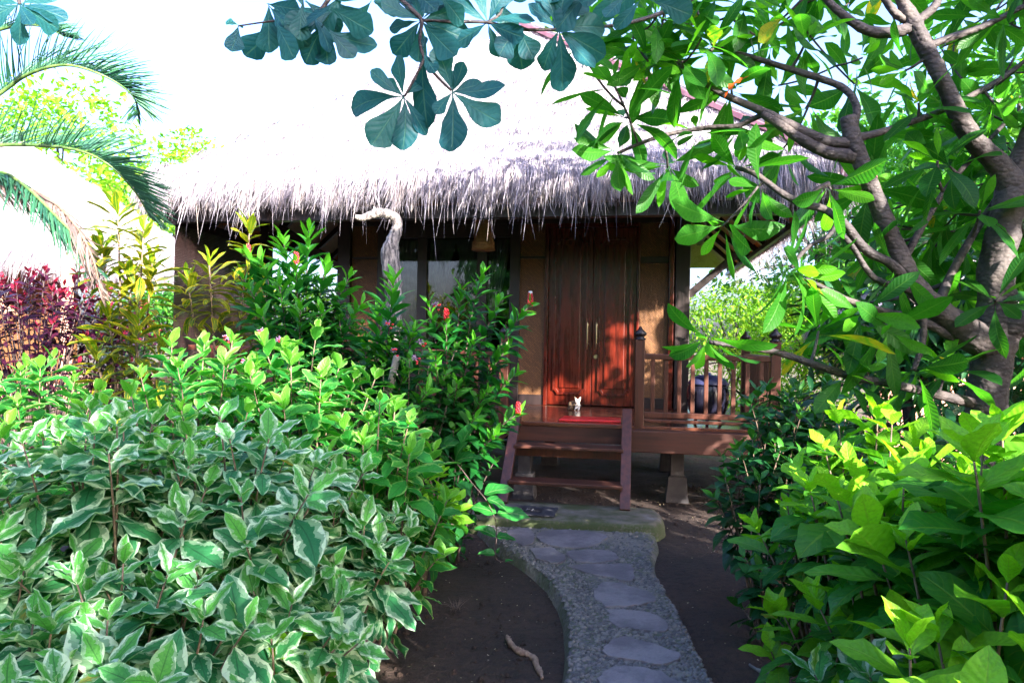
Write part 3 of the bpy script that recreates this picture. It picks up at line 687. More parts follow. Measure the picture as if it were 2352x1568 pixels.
    for u, w_ in ((-4.1, -1.62), (1.72, 1.2), (1.72, 3.8)):
        pass
    MB().box(-4.16, -4.04, -.10, .02, FZ, 2.9).build('post', M['darkwood'], t, bevel=.006)
    # purlins, braces
    MB().box(-4.3, 2.05, -1.70, -1.58, 2.62, 2.74).build('eave_beam', M['darkwood'], t)
    MB().box(-3.6, 1.6, -.10, .10, 3.46, 3.58).build('eave_beam', M['darkwood'], t)
    MB().bar((-3.15, .02, 2.35), (-3.95, .02, 2.85), .08, .09).build('brace', M['darkwood'], t)
    MB().bar((1.08, .0, 2.02), (1.62, .0, 2.50), .06, .08).build('brace', M['darkwood'], t)
    # ---- door
    d = MB().box(-.515, -.004, .0, .045, FZ + .012, T - .05).build('door', M['door'], t, bevel=.004)
    d2 = MB().box(.004, .50, .0, .045, FZ + .012, T - .05).build('door', M['door'], t, bevel=.004)
    fr = MB(); fr.box(-.56, -.518, -.035, .06, FZ + .002, T); fr.box(.503, .533, -.035, .06, FZ + .002, T); fr.box(-.518, .503, -.035, .06, T - .046, T)
    fr.build('door_frame', M['door'], t, bevel=.005)
    for dd, u0, u1 in ((d, -.455, -.065), (d2, .065, .445)):
        def chamf(z0, z1, in_, dep, mt, wd=.0):
            a, b_ = u0 + in_, u1 - in_; c = .05; z0 += in_; z1 -= in_
            return [(a, z0 + c), (a + c * .45, z0 + c), (a + c, z0 + c * .3), (a + c, z0), (b_ - c, z0), (b_ - c, z0 + c * .3), (b_ - c * .45, z0 + c), (b_, z0 + c),
                    (b_, z1 - c), (b_ - c * .45, z1 - c), (b_ - c, z1 - c * .3), (b_ - c, z1), (a + c, z1), (a + c, z1 - c * .3), (a + c * .45, z1 - c), (a, z1 - c)]
        o1 = chamf(FZ + .13, T - .17, 0, 0, 0); o2 = chamf(FZ + .13, T - .17, .022, 0, 0)
        mm = MB(); n = len(o1)
        vs = [(p[0], 0.0, p[1]) for p in o1] + [(p[0], -.028, p[1]) for p in o1] + [(p[0], -.028, p[1]) for p in o2] + [(p[0], -.002, p[1]) for p in o2]
        fs = []
        for a in range(3):
            for i in range(n): fs.append((a * n + i, (a + 1) * n + i, (a + 1) * n + (i + 1) % n, a * n + (i + 1) % n))
        mm.add(vs, fs); mm.build('moulding', M['door'], dd, bevel=.003)
        i2 = MB(); i2.box(u0 + .075, u1 - .075, -.020, -.0005, FZ + .21, T - .25); i2.build('door_panel', M['door'], dd, bevel=.008)
    for dd, u in ((d, -.052), (d2, .052)):
        mm = MB(); mm.tube([(u, -.055, 1.38), (u, -.058, 1.46), (u, -.058, 1.66), (u, -.055, 1.74)], [.006, .009, .009, .006], 8)
        for z in (1.45, 1.67): mm.tube([(u, -.06, z), (u, .0, z)], [.008, .014], 8)
        mm.build('handle', M['brass'], dd, True)
    MB().lathe([(.027, 0), (.027, .006), (.02, .012), (.008, .012)], 16, Matrix.Translation((.045, -.001, 1.30)) @ Matrix.Rotation(R(90), 4, 'X')).build('lock', M['brass'], d2)
    # ---- window
    wz0 = 1.35; W0, W1 = -2.632, -.86
    fr = MB(); fr.box(W0, W0 + .11, -.03, .07, FZ, T); fr.box(W1 - .12, W1, -.03, .07, FZ, T); fr.box(W0 + .11, W1 - .12, -.03, .07, T - .15, T); fr.box(W0 + .11, W1 - .12, -.03, .07, wz0 - .09, wz0)
    mu = (W0 + .11 + .40, W0 + .11 + .40 + .14 + .60)
    for a in mu: fr.box(a, a + .12, -.025, .06, wz0 + .001, T - .151)
    fr.box(W0 + .11, W1 - .12, .0, .03, FZ, wz0 - .091)
    wi = fr.build('window', M['darkwood'], t, bevel=.005)
    spans = ((W0 + .11, mu[0]), (mu[0] + .12, mu[1]), (mu[1] + .12, W1 - .12))
    for a, b_ in spans:
        MB().box(a + .001, b_ - .001, .012, .017, wz0 + .001, T - .151).build('pane', M['glass'], wi)
    def curtain(a, b_, edge, name='curtain'):
        """edge: +1 falls away to the right side, -1 to the left, 0 straight; pleated cloth"""
        vs = []; fs = []; n = 26; mrow = 12; z1 = T - .16; z0 = wz0 - .05
        for j in range(mrow + 1):
            f = j / mrow; z = z1 + (z0 - z1) * f
            if edge == 0: lo, hi = a, b_
            elif edge < 0: lo, hi = a, b_ - (b_ - a) * .95 * min(f * 1.0, .96) ** 1.0
            else: lo, hi = a + (b_ - a) * .95 * min(f * 1.0, .96), b_
            for i in range(n + 1):
                g = i / n; vs.append((lo + (hi - lo) * g, .10 + .014 * math.sin(g * 40) * (.4 + f), z))
        for j in range(mrow):
            for i in range(n): fs.append((j * (n + 1) + i, j * (n + 1) + i + 1, (j + 1) * (n + 1) + i + 1, (j + 1) * (n + 1) + i))
        MB().add(vs, fs).build(name, M['cloth'], wi, True)
    curtain(spans[0][0] + .02, spans[0][1] - .02, 0)
    curtain(spans[1][0], spans[1][0] + .33, -1); curtain(spans[1][1] - .30, spans[1][1], 1); curtain(spans[2][0], spans[2][1], -1)
    # ---- roof
    roof, A, B, zt = hip_roof(t, -4.42, 2.18, -1.95, 4.65, 2.965, 41, 21, skirt=.225)
    k = math.tan(R(41))
    for sgn, i in ((1, 1),):   # hip board
        a = Vector((A[i][0], A[i][1], 2.965)); b_ = Vector((B[i][0], B[i][1], zt)); dr = (b_ - a).normalized(); sd_ = dr.cross(UP).normalized()
        a = a - dr * .12
        MB().bar(a + UP * .075, b_ + UP * .075, .13, .035).build('hip_plank', M['greyboard'], roof, bevel=.004)
        MB().bar(a + UP * .03, b_ + UP * .03, .15, .05).build('hip_board', M['redpaint'], roof, bevel=.004)
        e = MB()
        c = a + UP * .02; fw = Vector((dr.x, dr.y, 0)).normalized(); s2 = fw.cross(UP)
        prof = [(-.12, .06), (.10, .06), (.12, -.02), (.06, -.15), (-.02, -.20), (-.10, -.12), (-.16, -.04)]
        vs = [c + fw * (-p) + s2 * s_ + UP * q for s_ in (-.075, .075) for p, q in [(x * -1, z) for x, z in prof]]
        n = len(prof); e.add(vs, [tuple(range(n)), tuple(range(n, 2 * n))[::-1]] + [(j, n + j, n + (j + 1) % n, (j + 1) % n) for j in range(n)])
        e.build('hip_end', M['redpaint'], roof, bevel=.01)
    # bamboo ceiling and rafters under the right, left and front overhang
    bm = MB(); rf = MB(); th = .215
    for side in (1, -1):
        ue = 2.16 if side > 0 else -4.40; uw = .6 if side > 0 else -2.9
        w_ = -1.9
        while w_ < 4.3:
            q = max(0, -1.2 - w_) * 0; inn = min(3.1, max(w_ + 1.95, 0.02))
            bm.tube([(ue, w_, 2.965 - th), (ue - side * inn, w_, 2.965 - th + k * inn)], .021, 6, False); w_ += .047
        for w_ in [-1.45 + .62 * j for j in range(9)]:
            inn = min(1.6, w_ + 1.9)
            rf.bar((ue - side * .03, w_, 2.965 - th - .05), (ue - side * inn, w_, 2.965 - th - .05 + k * inn), .05, .075)
        rf.bar((ue - side * .10, -1.85, 2.965 - th - .11 + .05), (ue - side * .10, 4.4, 2.965 - th - .11 + .05), .05, .05)
        rf.bar((ue - side * .62, -1.35, 2.965 - th - .11 + k * .62), (ue - side * .62, 4.0, 2.965 - th - .11 + k * .62), .07, .07)
    u = -4.35
    while u < 2.15:
        inn = min(2.3, max(.19, min(u + 4.42, 2.18 - u))); bm.tube([(u, -1.76, 2.965 - th + k * .17), (u, -1.93 + inn, 2.965 - th + k * inn)], .021, 6, False); u += .047
    for u in [-3.9 + .7 * j for j in range(9)]:
        inn = min(2.2, min(u + 4.42, 2.18 - u)); rf.bar((u, -1.9, 2.965 - th - .05), (u, -1.9 + inn, 2.965 - th - .05 + k * inn), .05, .075)
    bm.build('bamboo_ceiling', M['bamboo'], roof, True); rf.build('rafter', M['darkwood'], roof)
    fa = MB(); fa.bar((2.185, -1.9, 2.965 - th + .01), (2.185, 4.6, 2.965 - th + .01), .03, .10); fa.build('fascia', M['salmon'], roof)
    # ---- railings
    railing(t, (.532, -1.66), (1.70, -1.66), FZ, 1.375, 9)
    railing(t, (1.70, -1.58), (1.70, -.06), FZ, 1.375, 20, (False, True), True)
    railing(t, (-2.35, -1.66), (-.72, -1.66), FZ, 1.375, 11)
    railing(t, (-4.0, -1.66), (-2.42, -1.66), FZ, 1.375, 11, (False, False))
    # ---- steps
    st = empty('steps'); st.parent = t
    for u in (-.572, .425):
        MB().bar((u, -1.73, .86), (u, -2.44, .125), .045, .085, (1, 0, 0)).build('stringer', M['wood'], st, bevel=.005)
    for z, w_ in ((.56, -2.0), (.30, -2.27)):
        MB().box(-.55, .402, w_ - .09, w_ + .11, z - .03, z).build('tread', M['woodh'], st, bevel=.006)
    MB().box(-.55, .402, -1.93, -1.905, .44, .53).build('riser', M['wood'], st, bevel=.004)
    return t
house = bungalow()
# slab at the foot of the steps
def slab():
    P = [(-.76, -2.36), (-.55, -2.30), (.55, -2.28), (.68, -2.34), (.72, -2.5), (.68, -2.72), (.55, -2.80), (-.3, -2.86), (-.72, -2.86), (-.86, -2.70), (-.84, -2.5)]
    P = [hw(a, b, 0) for a, b in smooth_path(P + [P[0]], 4)[:-1]]
    n = len(P); c = sum(P, Vector()) / n; vs = []; rings = [(1.03, -.05), (1.02, .03), (1.0, .085), (.975, .112), (.93, .122), (.5, .126), (.02, .127)]
    rg = random.Random(2)
    for k, z in rings: vs += [Vector((c.x + (p.x - c.x) * k, c.y + (p.y - c.y) * (k if k > .9 else k), z + rg.uniform(-.003, .003))) for p in P]
    fs = [((i * n + q), (i * n + (q + 1) % n), ((i + 1) * n + (q + 1) % n), ((i + 1) * n + q)) for i in range(len(rings) - 1) for q in range(n)]
    fs.append(tuple((len(rings) - 1) * n + q for q in range(n)))
    o = MB().add(vs, fs).build('stepping_slab', M['slab'], None, True); tag(o, 'mossy rounded concrete slab at the foot of the wooden steps', 'slab')
slab()
def doormat():
    t = thing('rubber_doormat', 'black rubber doormat with worn print lying on the mossy concrete slab', 'doormat', hw(-.40, -2.66, .130), HR - R(1))
    MB().prism([(-.30, -.14), (.30, -.14), (.30, .14), (-.30, .14)], 0, .010).build('mat_sheet', M['rubber'], t, bevel=.002)
    MB().prism([(-.19, -.055), (.19, -.055), (.19, .055), (-.19, .055)], .0105, .0125).build('print_field', M['rubber2'], t)
    m = MB(); rg = random.Random(5); x = -.15
    for k in range(7):   # worn, unreadable strokes
        y0 = -.03; m.bar((x, y0, .0145), (x + rg.uniform(-.006, .012), .028, .0145), .007, .002)
        if k % 2: m.bar((x, .0, .0145), (x + .024, .005 + rg.uniform(-.02, .02), .0145), .006, .002)
        else: m.bar((x, -.028, .0145), (x + .025, -.026, .0145), .006, .002)
        x += .043
    m.build('print', M['chalk'], t)
doormat()
tag(MB().prism([(-.30, -.15), (.28, -.15), (.285, .14), (-.27, .14)], 0, .022, .01).build('red_mat', M['redmat'], None, bevel=.006),
    'bright red fabric mat on the veranda floor before the door', 'mat')
bpy.data.objects['red_mat'].matrix_world = HM @ Matrix.Translation((.085, -1.42, FZ + .001)) @ Matrix.Rotation(R(2), 4, 'Z')
# kitten ------------------------------------------------------------
def kitten():
    p = hw(-.135, -.42, FZ)
    t = thing('kitten', 'small white and tabby kitten resting in the sun on the veranda floor', 'kitten', p, R(-18))
    m = MB()
    Rm = lambda a, ax: Matrix.Rotation(R(a), 3, ax)
    m.ell((-.055, .01, .060), (.068, .052, .058), 14, 10)        # haunch and back
    m.ell((-.010, -.012, .055), (.050, .046, .052), 14, 10)      # ribs
    m.ell((.028, -.03, .052), (.032, .034, .050), 12, 9)         # chest
    m.ell((.026, -.048, .088), (.024, .024, .03), 12, 8)         # neck
    m.ell((.026, -.062, .118), (.034, .032, .030), 14, 10)       # head
    m.ell((.026, -.088, .108), (.017, .014, .013), 10, 7)        # muzzle
    for s in (-1, 1):
        m.ell((.026 + s * .019, -.078, .106), (.011, .012, .012), 8, 6)
        m.tube([(.026 + s * .020, -.04, .05), (.026 + s * .022, -.062, .022), (.026 + s * .022, -.090, .010)], [.017, .013, .012], 8)
        m.ell((.026 + s * .022, -.098, .010), (.012, .016, .010), 8, 6)
        e0 = Vector((.026 + s * .022, -.060, .135)); tip = Vector((.026 + s * .043, -.058, .182))
        m.tube([e0, e0.lerp(tip, .5), tip], [.019, .012, .003], 8)
    m.ell((-.065, -.035, .028), (.036, .026, .028), 10, 7)
    m.tube([(-.10, .03, .03), (-.115, -.01, .014), (-.09, -.055, .012), (-.045, -.07, .012)], [.015, .012, .010, .006], 8)
    o = m.build('body', M['fur'], t, True)
    r_ = o.modifiers.new('remesh', 'REMESH'); r_.mode = 'VOXEL'; r_.voxel_size = .0042; r_.use_smooth_shade = True
    s_ = o.modifiers.new('smooth', 'SMOOTH'); s_.iterations = 3; s_.factor = .5
    for s in (-1, 1): MB().ell((.026 + s * .014, -.0905, .122), (.0055, .003, .0055), 8, 6).build('eye', M['eye'], t, True)
    MB().ell((.026, -.1015, .112), (.0042, .003, .003), 8, 6).build('nose', M['nose'], t, True)
    t.scale = (.82, .82, .82)
kitten()
def jar():
    t = thing('storage_jar', 'round black glazed jar with dark blue lid behind the veranda railing', 'jar', hw(1.16, -1.40, FZ), HR)
    MB().lathe([(.05, .05), (.12, .05), (.165, .12), (.19, .22), (.192, .30), (.178, .36), (.170, .37)], 28).build('jar_body', M['glaze'], t, True)
    MB().lathe([(.182, .371), (.184, .385), (.15, .43), (.09, .455), (.03, .462), (.025, .48), (.005, .485)], 28).build('lid', M['lid'], t, True)
    for k in range(3): a = k * 2.094 + .4; MB().tube([(.11 * math.cos(a), .11 * math.sin(a), .06), (.14 * math.cos(a), .14 * math.sin(a), 0)], .014, 6).build('foot', M['glaze'], t)
jar()
def wicker_lamp():
    p = hw(-1.11, -.9, 2.42)
    t = thing('wicker_lampshade', 'tapered woven wicker lampshade hanging under the thatched eave', 'lampshade', p, HR)
    MB().lathe([(.128, 0), (.122, .02), (.118, .09), (.105, .10), (.098, .26), (.085, .42), (.080, .43), (.03, .44)], 24).build('shade', M['wicker'], t, True)
    MB().tube([(0, 0, .44), (0, 0, 1.05)], .005, 5).build('cord', M['darkwood'], t)
wicker_lamp()
def blind():
    t = thing('bamboo_roller_blind', 'dark split bamboo blind hanging down the left side of the veranda', 'blind', hw(-4.19, -.86, 2.60), HR)
    m = MB(); n = 96
    for i in range(n): z = -.01 - i * .0168; m.box(-.004, .004, -.80, .80, z - .0076, z + .0076)
    m.build('slats', M['darkslat'] if 'darkslat' in M else M['darkwood'], t)
    for w_ in (-.6, -.2, .2, .6): MB().tube([(-.012, w_, 0), (-.012, w_, -1.62)], .003, 4).build('cord', M['cloth'], t)
    MB().box(-.03, .03, -.83, .83, -.005, .05).build('head_rail', M['darkwood'], t)
blind()
# leaves left out of crowns along sun rays, to aim sun patches: (point reached, radius)
GAPS = [(hw(-.36, 0, .98), .085), (hw(.0, 0, 1.10), .075), (hw(.20, 0, 1.24), .07), (hw(-.80, 0, .93), .08), (hw(.60, 0, 1.60), .085), (hw(.55, 0, 1.4), .06), (hw(-.14, -.45, .82), .09), (hw(-.5, -1.0, .72), .08), (hw(.3, -.8, .72), .06),
        (at(300, 540, 4.8), .55), (at(560, 560, 5.1), .35), (at(860, 495, 5.1), .25), (at(480, 770, 3.4), .32), (at(720, 760, 3.6), .38), (at(880, 900, 3.2), .18), (at(1985, 970, 2.4), .24), (at(2150, 1080, 1.9), .22), (at(100, 620, 6.6), .9), (at(100, 780, 4.1), .4),
        (at(1110, 650, 4.6), .22), (at(905, 660, 4.1), .22), (at(680, 600, 4.7), .3), (at(1400, 520, 3.2), .15), (hw(-.57, -2.0, .6), .10), (at(60, 600, 12.), 1.6), (at(400, 440, 6.7), .4), (at(2270, 1150, 1.5), .16), (at(1640, 790, 2.9), .2),
        (at(1420, 300, 3.2), .22), (at(1740, 440, 3.05), .25), (at(1600, 130, 3.15), .2), (at(1900, 440, 3.0), .2), (at(1820, 640, 2.95), .2), (at(2100, 300, 3.3), .2), (at(1990, 90, 3.2), .2), (at(2200, 560, 3.2), .2)]
def in_gap(p, pad=0., m=99):
    for q, r_ in GAPS[:m]:
        v = p - q; t_ = v.dot(sd)
        if t_ > .8 and (v - sd * t_).length < r_ + pad: return True
    return False
# ================================================================== TREES
def limb(mb, pts, sub=5, n=8, jit=.05, seed=0):
    """pts: (x_photo, y_photo, distance, radius m)"""
    P = smooth_path(pts, sub); rg = random.Random(seed)
    W = [at(p[0], p[1], p[2]) for p in P]; mb.tube(W, [max(p[3], .002) * rg.uniform(.95, 1.07) for p in P], n, True, jit, rg)
    return [(w_, p[3]) for w_, p in zip(W, P)]
def tree_from(name, label, cat, limbs, ros, leaf, mat, bark, L, asp, seed, tw=.007, group=None, extra=None, n_l=(8, 13), kind='frangi', NT=9, NUH=2, phi=(35, 105), hang=.42, droop=(.15, .65), fold=.15, wavy=.02):
    rg = random.Random(seed); t = thing(name, label, cat, (0, 0, 0), 0, group); mb = MB(); nodes = []
    for i, l in enumerate(limbs): nodes += limb(mb, l, 5, 12 if l[0][3] > .045 else 7, .06 if l[0][3] > .03 else .03, seed + i)
    inst = []
    for r_ in ros:
        c = at(*r_[:3]); k = r_[3] if len(r_) > 3 else 1.0
        best = min(nodes, key=lambda q: (q[0] - c).length + (0.15 if q[0].z > c.z + .3 else 0)); b0 = best[0]; dist = (c - b0).length
        if dist > .02:
            mid = b0.lerp(c, .5) + Vector((rg.uniform(-.1, .1), rg.uniform(-.1, .1), -.10 * 1)) * min(dist, .8)
            pts = bez(b0, mid, c, 6); r0 = min(best[1] * .7, tw * (1 + dist * 1.2)); r0 = max(r0, tw * .8)
            mb.tube(pts, [r0 + (tw * .75 - r0) * j / 6 for j in range(7)], 6, True, .04, rg); ax = (pts[-1] - pts[-2]).normalized()
            nodes += [(p, r0 * .8) for p in pts[2:5]]
        else: ax = (c - nodes[-2][0]).normalized() if len(nodes) > 1 else UP
        ax = (ax + UP * .35 + rvec(rg) * .25).normalized()
        rosette(inst, c, ax, rg.randint(*n_l), L * k * rg.uniform(.85, 1.12), asp, rg, phi[0], phi[1], droop, hang)
    inst = [q for q in inst if not in_gap(q[0] + q[1] * q[3] * .5, .0, 9)]
    base = at(*limbs[0][0][:3]); base.z = 0
    o = mb.build('trunk', bark, t, True); lf = leaf_mesh('crown', inst, kind, mat, t, NT, NUH, fold, wavy, .1, seed)
    t.location = base
    for c in (o, lf): c.location = -base
    return t
def frangipani():
    L = []
    L.append([(2275, 1330, 3.1, 0.1105), (2268, 1150, 3.1, 0.0982), (2265, 950, 3.1, 0.0860), (2275, 850, 3.1, 0.0818), (2285, 760, 3.1, 0.0942), (2288, 690, 3.1, 0.0778), (2290, 600, 3.1, 0.0696), (2312, 500, 3.1, 0.0655), (2330, 430, 3.1, 0.0696), (2345, 380, 3.1, 0.0573), (2390, 250, 3.0, 0.0352)])
    L.append([(2275, 790, 3.08, 0.0791), (2225, 765, 3.06, 0.0698), (2160, 715, 3.03, 0.0512), (2100, 655, 3.0, 0.0464), (2060, 580, 3.0, 0.0440), (2025, 490, 3.0, 0.0400), (1985, 390, 3.0, 0.0368), (1958, 320, 3.0, 0.0368), (1948, 268, 3.0, 0.0320)])
    L.append([(2325, 430, 3.1, 0.0651), (2290, 375, 3.08, 0.0464), (2230, 315, 3.04, 0.0416), (2190, 240, 3.0, 0.0368), (2155, 165, 3.0, 0.0344), (2120, 100, 3.0, 0.0344), (2095, 50, 3.0, 0.0360), (2070, 0, 3.0, 0.0240), (2040, -60, 3.0, 0.0160)])
    L.append([(2290, 760, 3.1, 0.0791), (2340, 740, 3.05, 0.0698), (2420, 730, 3.0, 0.0480), (2520, 640, 2.9, 0.0400), (2700, 350, 2.8, 0.0320), (2850, 0, 2.8, 0.0240)])
    L.append([(1953, 330, 3.0, 0.0256), (1900, 325, 3.0, 0.0240), (1850, 305, 3.0, 0.0232), (1800, 280, 3.02, 0.0208), (1755, 258, 3.05, 0.0192), (1690, 230, 3.1, 0.0168), (1640, 205, 3.1, 0.0144), (1570, 155, 3.15, 0.0112), (1545, 120, 3.2, 0.0080)])
    L.append([(1960, 360, 3.0, 0.0304), (1900, 350, 3.0, 0.0272), (1840, 320, 3.0, 0.0240), (1790, 285, 3.02, 0.0208), (1750, 262, 3.04, 0.0160)])
    L.append([(1755, 262, 3.05, 0.0120), (1725, 275, 3.1, 0.0128), (1690, 290, 3.1, 0.0120), (1640, 292, 3.15, 0.0112), (1580, 300, 3.2, 0.0104), (1520, 312, 3.2, 0.0096), (1465, 332, 3.25, 0.0088), (1418, 352, 3.3, 0.0080)])
    L.append([(1965, 318, 3.0, 0.0208), (2020, 305, 3.0, 0.0160), (2080, 285, 3.05, 0.0152), (2150, 260, 3.1, 0.0144), (2230, 220, 3.1, 0.0128), (2300, 180, 3.2, 0.0120), (2380, 120, 3.2, 0.0096)])
    L.append([(1962, 290, 3.0, 0.0176), (1968, 245, 3.0, 0.0168), (1940, 205, 3.05, 0.0160), (1880, 180, 3.1, 0.0160), (1800, 155, 3.15, 0.0144), (1720, 130, 3.2, 0.0128), (1640, 108, 3.2, 0.0096)])
    L.append([(2100, 60, 3.0, 0.0272), (2050, 75, 3.0, 0.0256), (1990, 70, 3.0, 0.0224), (1930, 30, 3.0, 0.0176), (1890, -10, 3.0, 0.0160), (1850, -60, 3.0, 0.0120)])
    L.append([(2095, 50, 3.0, 0.0192), (2060, 35, 3.0, 0.0176), (2030, -5, 3.0, 0.0152), (2000, -60, 3.0, 0.0120)])
    L.append([(2120, 110, 3.0, 0.0208), (2190, 85, 3.0, 0.0160), (2260, 60, 3.0, 0.0144), (2352, 15, 3.0, 0.0120), (2450, -30, 3.0, 0.0080)])
    L.append([(2105, 50, 3.0, 0.0200), (2150, 10, 3.0, 0.0176), (2165, -50, 3.0, 0.0160)])
    L.append([(2085, 650, 3.0, 0.0320), (2045, 605, 2.95, 0.0216), (1990, 575, 2.95, 0.0200), (1935, 510, 2.95, 0.0192), (1890, 480, 2.98, 0.0176), (1840, 468, 3.0, 0.0160), (1790, 440, 3.0, 0.0144), (1735, 400, 3.05, 0.0128), (1690, 385, 3.1, 0.0096)])
    L.append([(1860, 472, 2.98, 0.0112), (1870, 440, 3.0, 0.0112), (1905, 420, 3.0, 0.0096)])
    L.append([(2095, 665, 3.0, 0.0240), (2010, 640, 2.95, 0.0136), (1960, 570, 2.95, 0.0128), (1925, 525, 2.96, 0.0104)])
    L.append([(1925, 500, 2.96, 0.0104), (1905, 540, 2.95, 0.0104), (1860, 565, 2.95, 0.0096), (1830, 595, 2.95, 0.0096), (1818, 615, 2.95, 0.0080)])
    L.append([(2240, 800, 3.1, 0.0320), (2180, 770, 3.05, 0.0224), (2110, 735, 3.0, 0.0176), (2020, 712, 2.95, 0.0160), (1950, 690, 2.95, 0.0144), (1890, 660, 2.95, 0.0112), (1850, 640, 2.95, 0.0088)])
    L.append([(2300, 955, 3.14, .03), (2250, 930, 3.1, .027), (2130, 900, 3.0, 0.0208), (2040, 880, 2.95, 0.0184), (1960, 865, 2.95, 0.0176), (1880, 840, 2.9, 0.0160), (1790, 810, 2.9, 0.0144), (1720, 798, 2.9, 0.0128), (1660, 790, 2.9, 0.0104), (1630, 785, 2.9, 0.0088)])
    L.append([(2110, 680, 3.0, 0.0224), (2120, 740, 2.98, 0.0160), (2118, 790, 2.98, 0.0144), (2098, 850, 2.96, 0.0112)])
    L.append([(2150, 710, 3.03, 0.0240), (2200, 600, 3.1, 0.0176), (2280, 470, 3.2, 0.0160), (2352, 380, 3.2, 0.0144)])
    L.append([(2075, 600, 3.0, 0.0176), (2130, 500, 3.05, 0.0144), (2200, 400, 3.1, 0.0120), (2330, 260, 3.2, 0.0096)])
    ros = [(1545, 120, 3.2), (1409, 193, 3.1), (1436, 270, 3.2), (1415, 355, 3.3), (1500, 60, 3.2), (1567, 141, 3.1), (1533, 385, 3.3), (1642, 108, 3.2), (1853, 92, 3.1), (1800, 40, 3.1),
           (1735, 433, 3.05), (1690, 385, 3.1), (1908, 435, 3.0), (1660, 520, 3.1), (1818, 618, 2.95), (1622, 785, 2.9), (1850, 640, 2.95), (1950, 860, 2.9), (1600, 300, 3.2), (1680, 205, 3.2), (1700, 300, 3.1),
           (1330, 90, 3.1), (1390, 30, 3.2), (1450, 110, 3.2), (1600, 20, 3.2), (1700, 20, 3.3), (1850, 250, 3.2), (1800, 340, 3.3), (2000, 430, 3.2), (2040, 760, 2.9), (1980, 720, 2.9), (2110, 850, 2.95), (1880, 760, 2.95)]
    rg = random.Random(77)
    zones = [(1480, 1780, -60, 150, 10), (1760, 2000, -70, 200, 10), (2000, 2420, -80, 330, 28), (2050, 2420, 330, 560, 19), (1880, 2080, 480, 700, 7), (2080, 2420, 560, 860, 14)]
    zones += [(2420, 3100, -600, 700, 40), (1700, 2420, -600, -90, 30)]
    for x0, x1, y0, y1, n in zones:
        for _ in range(n):
            q = (rg.uniform(x0, x1), rg.uniform(y0, y1), rg.uniform(2.95, 4.0), rg.uniform(.8, 1.05))
            if (q[0] > 2420 or q[1] < -90) and in_gap(at(*q[:3]), .22): continue
            ros.append(q)
    tree_from('frangipani_tree', 'large frangipani tree with grey forked trunk and long rounded leaves at the right', 'tree', L, ros, 'frangi', M['l_frangi'], M['bark'], .275, .27, 31, n_l=(8, 12))
    # one withered orange leaf caught among the twigs
    t = thing('withered_leaf', 'curled orange red withered leaf caught among the frangipani twigs', 'leaf', at(1690, 190, 3.0))
    b = NB('withered_leaf'); mt = b.fin(b.pbsdf((.75, .10, .015), .5)); 
    leaf_mesh('blade', [(Vector((.06, 0, .03)), Vector((-1, .2, -.35)), Vector((.1, -.6, 1)), .14, .05, .8, .5, 1)], 'ellip', mt, t, 8, 2, .6, .15, seed=4)
frangipani()
